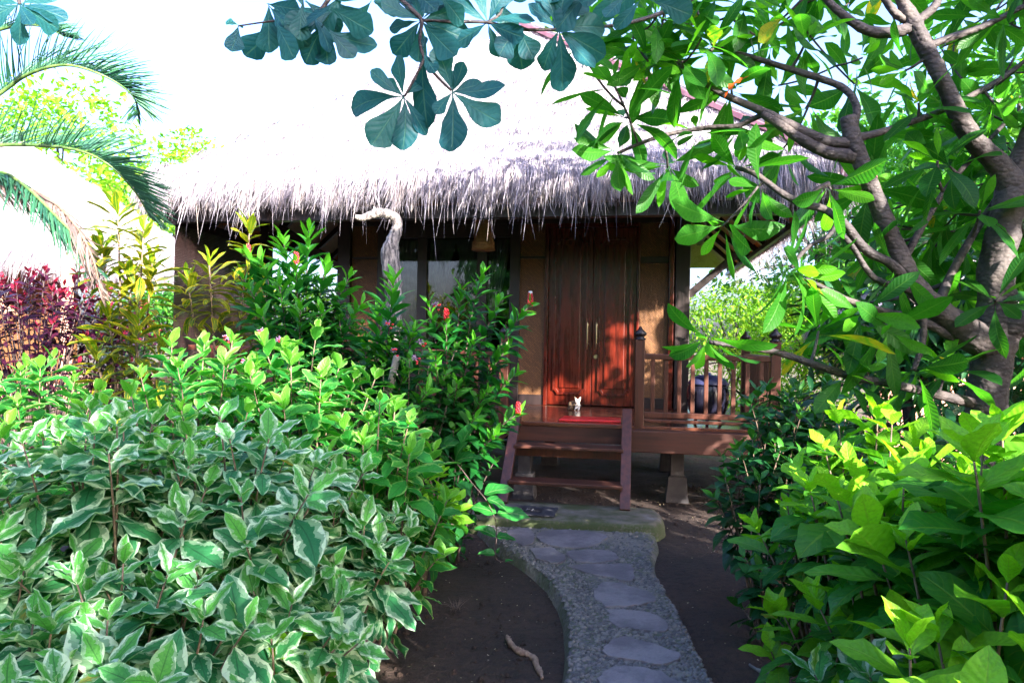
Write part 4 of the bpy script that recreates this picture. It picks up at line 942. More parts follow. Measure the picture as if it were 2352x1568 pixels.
def almond():
    L = [[(-900, 3600, 2.2, .16), (-900, 900, 2.2, .13), (-600, -700, 2.3, .10), (0, -700, 2.5, .07), (500, -420, 2.6, .045), (820, -160, 2.6, .026), (905, -20, 2.6, .014), (940, 18, 2.6, .010), (967, 45, 2.6, .008), (966, 75, 2.6, .007), (965, 102, 2.6, .0065), (975, 134, 2.6, .006), (1000, 172, 2.6, .0055), (1036, 208, 2.6, .005)],
         [(975, 134, 2.6, .006), (955, 175, 2.6, .005), (929, 222, 2.6, .0045)],
         [(967, 47, 2.6, .006), (1040, 50, 2.6, .006), (1120, 52, 2.6, .006), (1190, 68, 2.6, .006), (1284, 68, 2.6, .005)],
         [(1120, 52, 2.6, .006), (1150, 30, 2.6, .005), (1160, -20, 2.6, .005)],
         [(820, -160, 2.6, .02), (790, -60, 2.6, .010), (740, 20, 2.6, .008), (715, 50, 2.6, .006)],
         [(715, 50, 2.6, .005), (640, 48, 2.6, .004), (548, 60, 2.6, .003)],
         [(1284, 68, 2.6, .005), (1400, 60, 2.7, .007), (1520, 30, 2.8, .009), (1700, -60, 2.9, .012)],
         [(0, -700, 2.5, .05), (20, -200, 2.5, .014), (40, -20, 2.5, .008), (46, 10, 2.5, .006)]]
    t = thing('almond_tree', 'tropical almond tree whose broad round leaves hang into the top of the view', 'tree'); mb = MB()
    for i, l in enumerate(L): limb(mb, l, 4, 7, .03, i)
    inst = []; rg = random.Random(9)
    def leaf(x, y, a, l, k=.52, d=2.6):
        """base point, photo-plane angle (deg, 0=right, 90=up), length in photo px"""
        c = at(x, y, d); Lm = l / FPX * d; dy = rg.uniform(-.35, .35)
        dr = Vector((math.cos(R(a)), dy, math.sin(R(a)))).normalized(); nr = (Vector((0, -1, .15)) + rvec(rg) * .45).normalized()
        inst.append((c, dr, nr, Lm * 1.12, Lm * k * 1.45, rg.uniform(-.3, .75), rg.random(), rg.uniform(.5, 1)))
    for a, l in ((100, 88), (135, 55), (178, 132), (-118, 122), (-80, 108), (-55, 88), (50, 70), (150, 80)): leaf(927, 222, a, l)
    for a, l in ((105, 95), (62, 62), (30, 78), (2, 108), (-35, 118), (-85, 122), (-125, 60), (85, 60)): leaf(1039, 212, a, l)
    for a, l in ((-92, 150), (75, 30), (-60, 60)): leaf(970, 118, a, l)
    for a, l in ((70, 90), (110, 80), (165, 85), (-170, 75), (-125, 90), (-95, 82), (-50, 115), (-20, 105), (20, 90), (45, 90), (130, 90)): leaf(967, 47, a, l)
    for a, l in ((60, 80), (-30, 85), (-70, 70), (150, 95), (110, 85), (10, 100), (-150, 80)): leaf(1120, 52, a, l)
    for a, l in ((-85, 80), (-130, 75), (-60, 70)): leaf(1190, 66, a, l, .7)
    for a, l in ((-115, 85), (-80, 120), (-50, 110), (150, 80), (60, 110), (110, 90), (20, 105), (-20, 110), (85, 100)): leaf(1284, 68, a, l)
    for a, l in ((-95, 66), (160, 28), (-20, 10)): leaf(548, 58, a, l, .6)
    for k in range(30):
        x, y = rg.choice(((715, 50), (640, 40), (760, 10), (690, 10), (620, 0), (740, 60), (800, -20)))
        leaf(x + rg.uniform(-15, 15), y + rg.uniform(-15, 15), rg.uniform(-150, 20) if rg.random() < .75 else rg.uniform(0, 360), rg.uniform(70, 112), d=rg.uniform(2.5, 2.7))
    for k in range(26):
        x = rg.uniform(840, 1500); leaf(x, rg.uniform(-60, 5), rg.uniform(-160, -20), rg.uniform(60, 105), d=rg.uniform(2.5, 2.8))
    for a, l in ((-10, 90), (-60, 60), (-100, 80), (30, 80), (-150, 85), (170, 70), (-35, 90)): leaf(46, 10, a, l, d=2.5)
    base = at(*L[0][0][:3]); base.z = 0; t.location = base
    mb.build('trunk', M['bark'], t, True).location = -base
    leaf_mesh('crown', inst, 'obov', M['l_almond'], t, 12, 3, .05, .02, .06, 12).location = -base
almond()
def palm():
    t = thing('areca_palm', 'palm with long feathery arching fronds reaching in from the upper left', 'palm'); rg = random.Random(5)
    D = 3.3
    fr = [([(-260, 420), (-120, 300), (0, 215), (67, 170), (151, 150), (235, 173), (300, 215), (322, 262)], 1, 'l_palm', 118),
          ([(-240, 440), (-100, 350), (0, 334), (100, 335), (185, 347), (252, 380), (310, 440), (345, 500)], 1, 'l_palm', 125),
          ([(-240, 500), (-100, 400), (0, 395), (60, 430), (120, 488), (180, 552), (225, 620)], 1, 'l_palm', 95),
          ([(-240, 480), (-140, 200), (-40, 90), (40, 60), (100, 62), (150, 85)], 1, 'l_palm', 80),
          ([(-200, 500), (-60, 410), (30, 425), (110, 455), (175, 520), (215, 600), (235, 690)], 0, 'l_drypalm', 90)]
    base = at(-420, 784, D); base.z = 0
    tk = MB(); tk.tube([base, base + Vector((.05, 0, .9)), at(-300, 520, D), at(-250, 450, D)], [.07, .06, .055, .04], 9)
    tk.build('trunk', M['greenstem'], t, True).location = -base
    for pts, live, mt, ll in fr:
        P = smooth_path([(a, b) for a, b in pts], 13); W = [at(p[0], p[1], D + .10 * math.sin(i * .08)) for i, p in enumerate(P)]; n = len(W)
        f = MB().tube(W, [.011 * (1 - .8 * i / n) + .001 for i in range(n)], 6).build('frond', M['greenstem'] if live else M['twig'], t, True); f.location = -base
        inst = []
        for i in range(6, n - 1):
            T = (W[i + 1] - W[i]).normalized(); q = i / n
            for s_ in (-1, 1):
                up = T.cross(Vector((0, -1, 0))).normalized()
                if up.z < 0: up = -up
                sd_ = Vector((0, -1, 0)) * (.55 * s_) + up * (.75 if s_ > 0 else .55)
                if pts[0][1] == 500 : sd_ = Vector((0, -1, 0)) * (.4 * s_) - up * rg.uniform(.1, .8)
                dr = (T * (.55 + .6 * q) + sd_ + rvec(rg) * .06).normalized()
                l = ll / FPX * D * math.sin(math.pi * min(1, .22 + .74 * q)) ** .6 * rg.uniform(.85, 1.1) * (1.25 if live else 1.1)
                inst.append((W[i], dr, (UP * .4 - Vector((0, 1, 0)) + rvec(rg) * .3).normalized(), l, .012, rg.uniform(.0, .35) if live else rg.uniform(.8, 1.8), rg.random(), 1))
                if rg.random() < .12: inst.append((W[i].lerp(W[i + 1], .5), (dr + rvec(rg) * .06).normalized(), (UP * .4 - Vector((0, 1, 0))).normalized(), l * .95, .012, rg.uniform(.2, .9), rg.random(), 1))
        leaf_mesh('leaflets', inst, 'needle', M[mt], f, 6, 1, .5, 0, 0, seed=int(ll))
    t.location = base
palm()
# background trees: clumps of small leaves on real limbs
def leafy_tree(name, label, base, h, r_, n, leaf, mat, seed, trunk=.14, squash=.75, lo=.35, group=None, kind='ellip', NT=3, cat='tree', asp=.5, clump=.5, nclump=26, hang=.3):
    rg = random.Random(seed); base = Vector(base); t = thing(name, label, cat, base, 0, group); mb = MB(); C = []
    for i in range(nclump):
        a = i * 2.4 + rg.uniform(-.4, .4); q = math.sqrt((i + .5) / nclump); zz = rg.uniform(lo, 1) if q > .6 else rg.uniform(.6, 1)
        rr = r_ * q * (1 if zz < .8 else .75)
        C.append((Vector((math.cos(a) * rr, math.sin(a) * rr, h * zz * (1 - .18 * q))), r_ * clump * rg.uniform(.5, 1)))
    tr = [Vector((0, 0, -.1)), Vector((rg.uniform(-.1, .1), 0, h * .25)), Vector((rg.uniform(-.2, .2), rg.uniform(-.2, .2), h * .55)), Vector((0, 0, h * .85))]
    mb.tube(tr, [trunk, trunk * .8, trunk * .5, trunk * .15], 8, True, .06, rg)
    for c, q in C[::2]:
        s0 = tr[1].lerp(tr[2], rg.random()); pts = bez(s0, (s0 + c) / 2 + Vector((0, 0, .1 * h)), c, 5); mb.tube(pts, [trunk * .35 * (1 - .15 * j) for j in range(6)], 5)
    mb.build('trunk', M['bark'], t, True); inst = []
    for i in range(n):
        c, q = C[rg.randrange(len(C))]; v = rvec(rg); rad = q * rg.uniform(.35, 1.0) ** .6; v2 = Vector((v.x, v.y, v.z * squash))
        p = c + v2 * rad
        if cat == 'tree' and name == 'added_shade_tree' and (in_gap(base + p, .11, 9) or in_gap(base + p, .04)): continue
        d = (v + rvec(rg) * .8 - UP * hang).normalized(); nr = (UP + rvec(rg) * .5 + v * .5).normalized()
        l = leaf * rg.uniform(.6, 1.25); inst.append((p, d, nr, l, l * asp, rg.uniform(.1, .9), rg.random(), rg.uniform(.1, 1)))
    leaf_mesh('crown', inst, kind, M[mat], t, NT, 1, .25, .02, .05, seed)
    return t
def bg_at(x, d): p = at(x, 784, d); return (p.x, p.y, 0)
leafy_tree('shade_tree', 'sunlit yellow green tree beyond the palm fronds on the far left', bg_at(120, 17), 7.6, 2.9, 6500, .20, 'l_bg', 1)
leafy_tree('shade_tree', 'low rounded yellow green tree between the palm and the thatched roof', bg_at(400, 20), 7.4, 2.3, 5000, .20, 'l_bg', 2)
leafy_tree('shade_tree', 'tall tree behind the right end of the bungalow roof', bg_at(1900, 15), 6.6, 2.6, 6500, .20, 'l_bg2', 3)
leafy_tree('shade_tree', 'bushy tree behind the frangipani trunk at the right edge', bg_at(2330, 11), 6.8, 2.9, 8500, .19, 'l_bg2', 4, nclump=34)
leafy_tree('shade_tree', 'dense tree in the back corner between the roof and the frangipani', bg_at(2260, 11), 4.8, 1.7, 6500, .17, 'l_bg2', 5)
leafy_tree('garden_bush', 'feathery pale green bush seen past the right end of the veranda', bg_at(1690, 12.0), 2.5, 1.3, 9000, .085, 'l_bg', 6, .05, lo=.1, cat='bush', asp=.42, nclump=40)
leafy_tree('garden_bush', 'bright green bush behind the jar and the side railing', bg_at(1850, 12.5), 2.7, 1.5, 9000, .085, 'l_bg', 7, .05, lo=.1, cat='bush', asp=.42, nclump=40)
leafy_tree('garden_bush', 'leafy hedge bush between the bamboo blind and the neighbouring hut', bg_at(420, 12.5), 2.6, 1.2, 4500, .11, 'l_bg2', 16, .05, lo=.1, cat='bush', nclump=30)
leafy_tree('garden_bush', 'sunlit pale bush glimpsed under the left end of the eave', bg_at(690, 13), 2.6, 1.3, 4500, .10, 'l_bg', 8, .05, lo=.1, cat='bush', nclump=30)
leafy_tree('mango_tree', 'shady dark leaved tree behind the low frangipani branches', bg_at(2080, 6.2), 2.55, 1.15, 3600, .19, 'l_dark', 9, .06, lo=.12, asp=.27, kind='lance', NT=5, nclump=34)
leafy_tree('mango_tree', 'dark leaved tree at the right edge behind the forked trunk', bg_at(2400, 6.0), 3.0, 1.3, 3600, .19, 'l_dark', 10, .07, lo=.1, asp=.27, kind='lance', NT=5, nclump=34)
# trees added out of view to shade path and house and block sky light
leafy_tree('added_shade_tree', 'broad unseen tree added behind the viewer to shade the path', (3.4, -2.0, 0), 6.3, 2.1, 6500, .28, 'l_bg2', 11, .14, lo=.25, NT=3)
leafy_tree('added_shade_tree', 'tall unseen tree added right of the frangipani to shade the house front', (4.6, .9, 0), 5.3, 1.6, 4200, .26, 'l_bg2', 12, .13, lo=.3, NT=3)
leafy_tree('added_shade_tree', 'bushy unseen tree added on the right to shade the right end of the eave', (6.3, 3.3, 0), 5.0, 1.4, 2600, .26, 'l_bg2', 15, .12, lo=.3, NT=3)
leafy_tree('added_shade_tree', 'dense unseen tree added behind the viewer on the left to block sky light', (-3.4, -3.4, 0), 5.6, 2.4, 4200, .30, 'l_bg2', 13, .15, lo=.15, NT=3)
leafy_tree('added_shade_tree', 'dense unseen tree added straight behind the viewer to block sky light', (0.4, -4.6, 0), 5.6, 2.3, 4200, .30, 'l_bg2', 14, .15, lo=.15, NT=3)
# ================================================================== SHRUBS
VG = 'variegated shrubs along the left of the path'
k = 0
for x, y, d, r_, n, lab in (
    (250, 900, 2.45, .50, 33, 'variegated shrub with cream edged leaves, tallest of the front ones at the left'),
    (560, 940, 2.65, .50, 33, 'variegated shrub with cream edged leaves in the middle of the front planting'),
    (-40, 1180, 2.1, .45, 26, 'variegated shrub with cream edged leaves cut by the left edge of the view'),
    (330, 1270, 1.95, .42, 28, 'low variegated shrub with large cream splashed leaves, nearest to the viewer'),
    (620, 1290, 2.35, .40, 28, 'low variegated shrub over bare stems at the bottom, left of the path'),
    (790, 1130, 2.95, .36, 26, 'small variegated shrub closest to the stone path'),
    (60, 1420, 1.75, .35, 20, 'low variegated shrub in the bottom left corner')):
    shrub_at('variegated_shrub', lab, 'shrub', x, y, d, r_, n, 'var', 100 + k, group=VG, low=.3, flat=.35); k += 1
for x, y, d, r_, n, lab in (
    (440, 745, 3.5, .48, 24, 'sunlit pale edged shrub in front of the croton'),
    (700, 735, 3.7, .50, 26, 'sunlit pale edged shrub below the weathered driftwood post'),
    (880, 885, 3.3, .36, 20, 'sunlit pale edged shrub beside the ginger plants, nearest the steps'),
    (90, 770, 4.2, .42, 18, 'sunlit light green shrub before the railing of the neighbouring hut'),
    (60, 930, 3.3, .40, 18, 'light green shrub at the left edge behind the variegated planting')):
    shrub_at('pale_edged_shrub', lab, 'shrub', x, y, d, r_, n, 'var2', 100 + k, group='sunlit pale edged shrubs behind the variegated ones', low=.35, flat=.3); k += 1
shrub_at('lime_shrub', 'shrub with lime yellow new leaves beside the foot of the steps', 'shrub', 960, 1060, 3.9, .26, 14, 'lime', 120, low=.4)
shrub_at('lime_sprig', 'small plain green sprig growing among the variegated leaves at the bottom', 'plant', 665, 1420, 2.3, .10, 3, 'lime', 121, low=.8)
# right hand foreground bushes
for x, y, d, r_, n, lab, ls in (
    (1985, 905, 2.45, .30, 22, 'lime leaved bush with glowing yellow new shoots in the middle of the right planting', 1.),
    (1900, 1060, 2.6, .24, 14, 'lime leaved bush leaning over the soil beside the path', .9),
    (2170, 960, 1.9, .30, 18, 'large leaved lime bush below the frangipani trunk', 1.05),
    (2370, 840, 1.55, .30, 17, 'lime leaved bush with very large leaves at the right edge', 1.2),
    (2270, 1260, 1.4, .24, 13, 'low large leaved bush in the bottom right corner', 1.05),
    (2060, 1250, 2.1, .28, 18, 'low lime leaved bush at the bottom of the right planting', 1.05)):
    shrub_at('lime_shrub', lab, 'shrub', x, y, d, r_, n, 'lime', 100 + k, group='lime leaved bushes at the right foreground', low=.3, flat=.3, Ls=ls); k += 1
for x, y, d, r_, n, lab in (
    (1760, 960, 3.6, .28, 18, 'dark green shrub in front of the right end of the veranda'),
    (1800, 835, 3.85, .24, 14, 'dark green shrub hiding the far end of the veranda railing'),
    (1870, 850, 4.0, .36, 24, 'dark green shrub with a few red berries behind the lime bushes'),
    (1770, 1190, 3.3, .20, 8, 'low dark shrub drooping over the bare soil right of the path'),
    (2080, 960, 3.2, .42, 26, 'dark green shrub under the frangipani boughs'),
    (2300, 1000, 2.6, .42, 24, 'dark green shrub at the foot of the frangipani trunk'),
    (2190, 1120, 2.5, .36, 22, 'dark green shrub filling the gap behind the large lime leaves')):
    shrub_at('dark_shrub', lab, 'shrub', x, y, d, r_, n, 'dark', 100 + k, group='dark green shrubs behind the right foreground', low=.2, flat=.3); k += 1
shrub_at('variegated_shrub', 'few variegated leaves among the lime bush in the bottom right', 'shrub', 2140, 1420, 1.9, .3, 10, 'var', 140, low=.4)
shrub_at('variegated_shrub', 'variegated shrub beside the frangipani trunk', 'shrub', 2260, 1010, 2.15, .22, 9, 'var', 141, low=.5)
# ginger plants and mixed hedge before the veranda
def cone(parent, p, h=.075, r_=.0135):
    m = MB(); Mt = Matrix.Translation(p)
    m.lathe([(r_ * .5, 0), (r_ * .9, h * .15), (r_, h * .35), (r_ * .95, h * .6), (r_ * .65, h * .85), (r_ * .2, h)], 9, Mt)
    rg = random.Random(int(p.x * 1e4) & 255)
    for i in range(34):
        f = i / 34; a = i * 2.4; rr = r_ * (.75 + .35 * math.sin(math.pi * (f * .8 + .15))); c = p + Vector((math.cos(a) * rr, math.sin(a) * rr, h * f))
        m.ell(c, (.0055, .0055, .009), 6, 4)
    m.build('flower_cone', M['cone'], parent, True)
def ginger(label, base, tips, seed, Ls=1.0):
    sp = SPEC['costus']; rg = random.Random(seed); base = Vector(base); t = thing('spiral_ginger', label, 'plant', base, 0, 'spiral gingers in front of the veranda'); inst = []; st = MB()
    for tp, fl in tips:
        e = at(*tp) - base; b0 = Vector((rg.uniform(-.08, .08), rg.uniform(-.08, .08), 0))
        pts = bez(b0, Vector((e.x * .25, e.y * .3, e.z * .75)), e, 10); st.tube(pts, [.009 - .0006 * j for j in range(11)], 6)
        n0 = len(inst); stem_leaves(inst, pts, sp, rg, False, Ls * 1.15)
        if fl:
            cone(t, e + Vector((0, 0, .0)))
            m = MB()
            if fl > 1:
                for q in range(4): a = q * 1.6; m.ell(e + Vector((math.cos(a) * .008, math.sin(a) * .008, .080)), (.005, .005, .012), 6, 4)
                m.build('petal', M['petal'], t, True)
    st.build('stem', M['darkstem'], t, True); leaf_mesh('foliage', inst, sp['kind'], M[sp['mat']], t, sp['NT'], 1, .35, .02, seed=seed)
    return t
b1 = at(1030, 784, 4.7)
ginger('spiral ginger with a red flower cone leaning in front of the brown door panel', (b1.x, b1.y, 0),
       [((1218, 700, 4.5), 2), ((1190, 950, 4.4), 1), ((1110, 625, 4.6), 0), ((1150, 690, 4.6), 0), ((1060, 665, 4.7), 0), ((1025, 735, 4.5), 1), ((1090, 780, 4.4), 0), ((1165, 800, 4.5), 0), ((1120, 900, 4.3), 0), ((1050, 880, 4.3), 0), ((1140, 1000, 4.3), 0), ((985, 700, 4.7), 0), ((1000, 830, 4.3), 0), ((1185, 860, 4.5), 0), ((1090, 960, 4.2), 0)], 5, .85)
b1 = at(690, 784, 4.8)
ginger('tall spiral ginger with red cones under the left eave beside the croton', (b1.x, b1.y, 0),
       [((680, 605, 4.6), 1), ((600, 600, 4.8), 0), ((570, 585, 5.0), 1), ((710, 530, 4.8), 0), ((650, 550, 4.9), 0), ((750, 610, 4.8), 0), ((740, 720, 4.5), 0), ((640, 650, 4.5), 0), ((560, 640, 4.6), 0), ((800, 640, 4.9), 0), ((830, 700, 4.7), 0), ((690, 700, 4.4), 0), ((600, 720, 4.4), 0)], 6, 1.0)
b1 = at(880, 784, 4.3)
ginger('bright green spiral ginger growing at the foot of the driftwood post', (b1.x, b1.y, 0),
       [((905, 645, 4.1), 0), ((870, 720, 4.2), 0), ((950, 760, 4.1), 0), ((835, 790, 4.2), 0), ((930, 850, 4.0), 0), ((980, 900, 4.0), 0), ((900, 800, 4.1), 0)], 7, 1.05)
def bower(name, label, x, y, d, r_, n, seed, flowers):
    t = shrub_at(name, label, 'shrub', x, y, d, r_, n, 'heart', seed, low=.25)
    rg = random.Random(seed)
    for fx, fy in flowers:
        p = at(fx, fy, d - r_ * .8) - t.location; m = MB(); m2 = MB()
        for q in range(26):
            v = rvec(rg) * rg.uniform(.010, .026); m.tube([p + v * .2, p + v], [.0012, .0026], 4)
        for q in range(4): m2.ell(p + rvec(rg) * .022 + Vector((.01, -.01, -.012)), (.008, .006, .006), 6, 4)
        o = m.build('flower_cluster', M['petalpink'], t, True); m2.build('red_bloom', M['cone'], o, True)
    return t
bower('bleeding_heart_shrub', 'green shrub with clusters of lilac and red flowers in front of the window', 930, 700, 4.2, .36, 20, 61, [(890, 742), (905, 805), (965, 785), (1000, 700), (952, 822)])
bower('bleeding_heart_shrub', 'green shrub with small red and lilac flowers below the bamboo blind', 540, 800, 4.1, .36, 18, 62, [(520, 775), (560, 830), (600, 760), (480, 850), (640, 780)])
shrub_at('hedge_shrub', 'soft leaved green shrub between the ginger plants under the window', 'shrub', 800, 690, 4.8, .34, 22, 'heart', 63, low=.25)
shrub_at('hedge_shrub', 'tall soft leaved shrub left of the driftwood post under the eave', 'shrub', 740, 610, 5.0, .38, 30, 'heart', 66, low=.25)
shrub_at('hedge_shrub', 'dark soft leaved shrub filling in beside the veranda steps', 'shrub', 1040, 860, 4.5, .30, 24, 'heart', 64, low=.15)
shrub_at('hedge_shrub', 'soft leaved shrub beneath the croton', 'shrub', 420, 860, 4.6, .36, 18, 'heart', 65, low=.25)
# crotons and the wine red shrub
def croton(label, base, tips, seed, Ls=1.0):
    sp = SPEC['croton']; rg = random.Random(seed); base = Vector(base); t = thing('croton', label, 'shrub', base, 0, 'yellow green crotons'); inst = []; st = MB()
    for tp in tips:
        e = at(*tp) - base; b0 = Vector((rg.uniform(-.05, .05), 0, 0)); pts = bez(b0, Vector((e.x * .5, e.y * .5, e.z * .55)), e, 10); st.tube(pts, [.013 - .0008 * j for j in range(11)], 6)
        stem_leaves(inst, pts, sp, rg, False, Ls)
    st.build('stem', M['twig'], t, True); leaf_mesh('foliage', inst, 'strap', M['l_croton'], t, 8, 1, .3, .06, seed=seed)
b1 = at(300, 784, 4.9)
croton('tall yellow and green croton beneath the palm fronds', (b1.x, b1.y, 0), [((270, 480, 4.8), ), ((330, 530, 4.7), ), ((230, 560, 4.9), ), ((300, 640, 4.8), ), ((350, 600, 4.9), ), ((250, 720, 4.8), ), ((320, 730, 4.7), ), ((375, 790, 4.7), ), ((220, 790, 4.8), )] and [(270, 470, 4.8), (330, 530, 4.7), (235, 560, 4.9), (300, 640, 4.8), (350, 600, 4.9), (250, 720, 4.8), (320, 730, 4.7), (375, 790, 4.7), (220, 800, 4.8)], 71)
b1 = at(520, 784, 5.2)
croton('croton with yellow veined tufts in front of the bamboo blind', (b1.x, b1.y, 0), [(575, 515, 5.1), (480, 600, 5.1), (430, 640, 5.2), (600, 660, 5.2), (560, 640, 5.3)], 72, .85)
shrub_at('wine_red_shrub', 'wine red leaved shrub in front of the neighbouring hut', 'shrub', 90, 585, 6.4, .9, 78, 'red', 73, low=.35, opp=True)
shrub_at('wine_red_shrub', 'smaller dark red shrub behind the tall croton', 'shrub', 255, 640, 7.0, .5, 26, 'red', 74, low=.4)
# trailing vine by the steps
def vine():
    rg = random.Random(3); pts = [at(*p) for p in smooth_path([(960, 1010, 4.3), (1000, 1030, 4.25), (1045, 1060, 4.2), (1085, 1110, 4.2), (1118, 1150, 4.2), (1138, 1195, 4.2), (1140, 1240, 4.2), (1137, 1268, 4.2), (1142, 1285, 4.2), (1160, 1290, 4.2)], 5)]
    base = Vector((pts[0].x, pts[0].y, 0)); t = thing('trailing_vine', 'thin vine with paired heart shaped leaves dangling in front of the concrete slab', 'vine', base)
    MB().tube([base] + pts, [.004] + [.0035 - .00003 * i for i in range(len(pts))], 5).build('stem', M['darkstem'], t, True).location = -base
    inst = []
    for x, y, a, l in ((1045, 1060, 20, 60), (1045, 1060, 75, 55), (1000, 1030, 10, 70), (1112, 1135, 15, 62), (1118, 1145, -25, 50), (1140, 1178, 172, 62), (1142, 1178, -8, 70), (1138, 1232, 160, 48), (1140, 1232, -5, 42), (1137, 1272, 175, 36), (1140, 1270, 60, 14), (1160, 1290, 10, 18), (1030, 1060, 150, 55), (1060, 1020, 60, 60)):
        d = Vector((math.cos(R(a)), rg.uniform(-.5, .2), math.sin(R(a)) + .2)); Lm = l / FPX * 4.2 * 1.15
        inst.append((at(x, y, 4.2), d, Vector((0, -.5, 1)) + rvec(rg) * .2, Lm, Lm * .55, .7, rg.random(), .5))
    leaf_mesh('foliage', inst, 'heart', M['l_vine'], t, 9, 2, .3, .05, .06, 5).location = -base
vine()
# ---------------------------------------------------------------- driftwood posts, roots, litter
def drift():
    rg = random.Random(1); P = [(915, 1250, 5.15, 0.0560), (908, 1000, 5.15, 0.0600), (905, 800, 5.15, 0.0576), (905, 700, 5.15, 0.0624), (902, 640, 5.15, 0.0656), (898, 580, 5.15, 0.0640), (903, 550, 5.15, 0.0496), (912, 525, 5.15, 0.0400), (910, 503, 5.14, 0.0384), (893, 492, 5.12, 0.0368), (868, 489, 5.1, 0.0352), (848, 495, 5.08, 0.0288), (830, 501, 5.06, 0.0240), (816, 497, 5.05, 0.0160)]
    t = thing('driftwood_post', 'weathered driftwood post whose top bends over to the left like a hook', 'post'); base = at(*P[0][:3]); base.z = 0; t.location = base
    m = MB(); limb(m, P, 5, 12, .10, 5); o = m.build('trunk_wood', M['drift'], t, True); o.location = -base
    m = MB(); limb(m, [(897, 640, 5.12, .05), (888, 590, 5.11, .045), (891, 562, 5.1, .030), (897, 553, 5.1, .012)], 4, 9, .1, 6); m.build('side_knot', M['drift'], t, True).location = -base
    m = MB(); limb(m, [(868, 490, 5.1, .02), (862, 482, 5.09, .014), (858, 474, 5.08, .006)], 3, 7, .1, 7); m.build('stub', M['drift'], t, True).location = -base
    q = [(860, 1010, 4.2, .03), (885, 930, 4.1, .026), (900, 870, 4.05, .024), (912, 818, 4.0, .021)]
    t2 = thing('broken_stake', 'short grey broken stake leaning between the shrubs below the driftwood post', 'stake'); b0 = at(*q[0][:3]); b0.z = 0; t2.location = b0
    m = MB(); m.tube([b0] + [at(*p[:3]) for p in q], [.034] + [p[3] for p in q], 9, True, .08, rg); m.build('wood', M['grey_wood'], t2, True).location = -b0
drift()
def stick(name, label, pts, seed, mat='root', cat='root'):
    rg = random.Random(seed); P = [ground(x, y, 0) for x, y in smooth_path([p[:2] for p in pts], 5)]; rr = [p[0] for p in smooth_path([(p[2],) for p in pts], 5)]
    W = [p + Vector((0, 0, r_ * .5 - .012)) for p, r_ in zip(P, rr)]
    tag(MB().tube(W, [q * rg.uniform(.82, 1.2) for q in rr], 9, True, .22, rg).build(name, M[mat], None, True), label, cat)
stick('dry_root', 'knobbly pale brown root lying on the dark soil left of the path', [(1165, 1455, .007), (1170, 1470, .015), (1184, 1486, .013), (1196, 1494, .016), (1214, 1500, .012), (1228, 1510, .016), (1232, 1524, .011), (1240, 1538, .013), (1246, 1552, .006)], 3)
stick('fallen_branch', 'thin grey branch lying on the soil at the bottom right of the path', [(1722, 1522, .008), (1740, 1534, .010), (1775, 1545, .010), (1800, 1568, .011), (1830, 1600, .011)], 4, 'grey_wood', 'branch')
def litter():
    rg = random.Random(12); m = MB(); t = None
    for i in range(900):
        x = rg.uniform(-1.4, 3.0); y = rg.uniform(2.6, 7.2); r_ = rg.uniform(.003, .007); a = rg.uniform(0, 6.3)
        m.add([Vector((x + r_ * math.cos(a + q) * (1 if k % 2 else .55), y + r_ * math.sin(a + q) * (1 if k % 2 else .55), .004 + rg.uniform(0, .004))) for k, q in enumerate((0, 1.57, 3.14, 4.71))], [(0, 1, 2, 3)])
    o = m.build('leaf_litter', M['litter'], None); tag(o, 'tiny pale dry petals and bits strewn over the dark soil', 'litter', kind='stuff')
b = NB('litter'); n1 = b.noise(3, b.geo()); M['litter'] = b.fin(b.pbsdf(b.mix(b.step(n1, .4, .6), (.45, .38, .2), (.6, .5, .36)), .7))
litter()
def clods():
    rg = random.Random(33); vs = []; fs = []
    for i in range(3800):
        x = rg.uniform(-1.5, 3.2); y = 2.6 + 4.6 * rg.random() ** 1.2; q = rg.uniform(.003, .008) if rg.random() < .93 else rg.uniform(.008, .018)
        n0 = len(vs); a0 = rg.uniform(0, 6.3); n = 5
        for rr, zz in ((1.2, -.3), (.95, .5), (.4, .95)):
            for k in range(n): a = a0 + 6.2832 * k / n; t_ = q * rr * rg.uniform(.7, 1.25); vs.append((x + math.cos(a) * t_, y + math.sin(a) * t_ * .8, -.018 + zz * q))
        for r_ in range(2):
            for k in range(n): fs.append((n0 + r_ * n + k, n0 + r_ * n + (k + 1) % n, n0 + r_ * n + n + (k + 1) % n, n0 + r_ * n + n + k))
        fs.append(tuple(n0 + 2 * n + k for k in range(n)))
    tag(MB().add(vs, fs).build('soil_clods', M['soil'], None, True), 'small crumbly lumps of dark earth over the bare soil', 'soil', kind='stuff')
clods()
def tuft(label, x, y, n, h, seed, mat='l_vine', cat='grass'):
    rg = random.Random(seed); p = ground(x, y, -.01); inst = []
    for i in range(n):
        a = rg.uniform(0, 6.3); d = Vector((math.cos(a) * .6, math.sin(a) * .6, 1)); inst.append((Vector((rg.gauss(0, .015), rg.gauss(0, .015), 0)), d, Vector((-d.x, -d.y, .6)) + rvec(rg) * .1, h * rg.uniform(.5, 1), .004, rg.uniform(.6, 1.7), rg.random(), 1))
    t = thing('grass_tuft', label, cat, p); leaf_mesh('blades', inst, 'needle', M[mat], t, 5, 1, .2, 0, 0, seed)
tuft('small green grass tuft on the soil right of the path', 1815, 1500, 40, .11, 1)
tuft('dry root tuft sticking out of the soil left of the path', 1048, 1400, 40, .10, 2, 'l_drypalm')
tuft('thin grass tuft beside the variegated shrub stems', 935, 1345, 36, .16, 3)
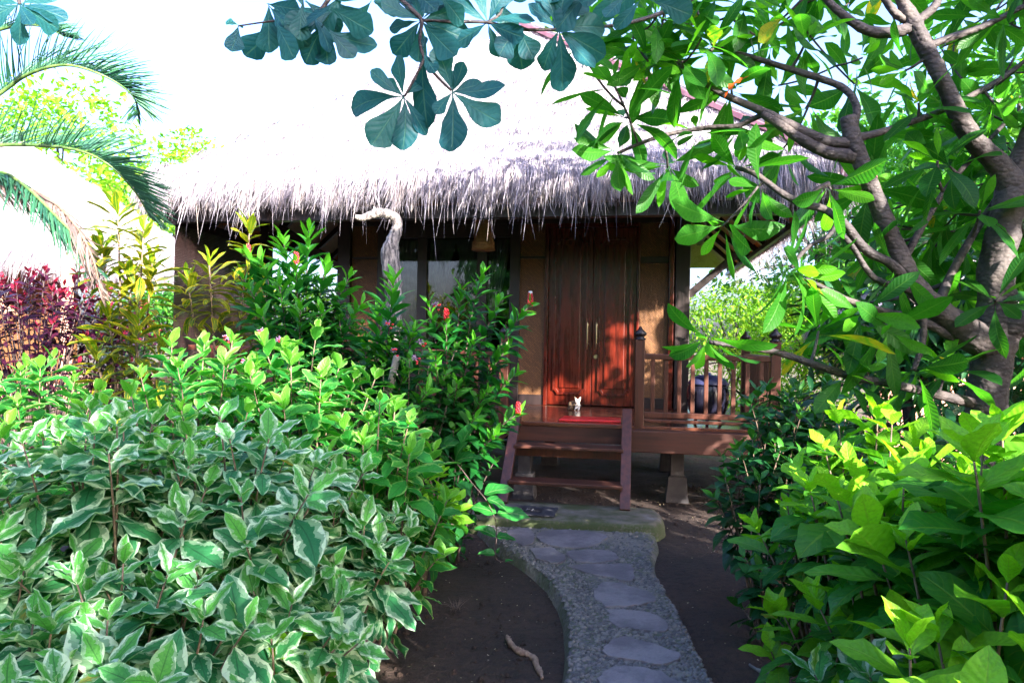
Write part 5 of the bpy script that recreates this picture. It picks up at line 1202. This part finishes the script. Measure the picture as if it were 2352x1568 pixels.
# ---------------------------------------------------------------- neighbouring hut on the left
def hut():
    p = at(30, 784, 12.2); t = thing('neighbour_hut', 'salmon coloured thatched hut with its own veranda, seen at the far left', 'hut', (p.x, p.y, 0), R(-6))
    hip_roof(t, -5.2, 1.95, -1.6, 4.6, 2.72, 40, 40, .45, 'fr', .34)
    MB().box(-5.0, 2.2, -1.5, 4.2, .52, .66).build('floor', M['salmon'], t, bevel=.006); MB().box(-5.0, 2.3, -1.62, -1.505, .46, .69).build('floor_beam', M['salmon'], t, bevel=.006)
    MB().box(-4.6, 1.2, .0, .05, .66, 3.2).build('wall_panel', M['mat'], t)
    MB().box(.62, .80, -.03, -.002, .66, 3.1).build('post', M['salmon'], t)
    MB().bar((.2, -1.2, 2.6), (.95, -.9, 1.55), .14, .16).build('brace', M['salmon'], t, bevel=.006)
    for u in (-1.9, 1.0, 2.2): MB().box(u - .06, u + .06, -1.5, -1.38, .66, 2.7 if u != 1.0 else 1.45).build('post', M['salmon'], t, bevel=.006)
    MB().box(1.08, 2.12, -1.46, -1.42, .68, 1.75).build('screen', M['mat'], t)
    r_ = MB().bar((-1.84, -1.44, 1.42), (.93, -1.44, 1.42), .06, .06).bar((-1.84, -1.44, .78), (.93, -1.44, .78), .05, .05).build('railing', M['salmon'], t, bevel=.004)
    for i in range(22): q = -1.75 + i * .122; MB().tube([(q, -1.44, .80), (q, -1.44, 1.40)], .017, 6).build('baluster', M['bamboo'], r_, True)
    MB().box(-.6, .5, -.9, -.2, .9, 1.35).build('bench', M['redmat'], t, bevel=.03)
    for u in (-3, -.5, 2.0): MB().box(u - .1, u + .1, -1.4, -1.2, -.05, .459).build('pier', M['pier'], t)
hut()
def hut2():
    p = at(2140, 784, 8.3); t = thing('garden_shed', 'small orange brown shed with dark thatch glimpsed through the leaves behind the frangipani', 'shed', (p.x, p.y, 0), R(-14))
    hip_roof(t, -1.0, 1.9, -.6, 2.4, 1.75, 36, 50, .35, 'fl', .22)
    for u in range(10): MB().box(-.7 + u * .23, -.7 + u * .23 + .218, .0, .03, .0, 1.85).build('board', M['salmon'], t)
hut2()
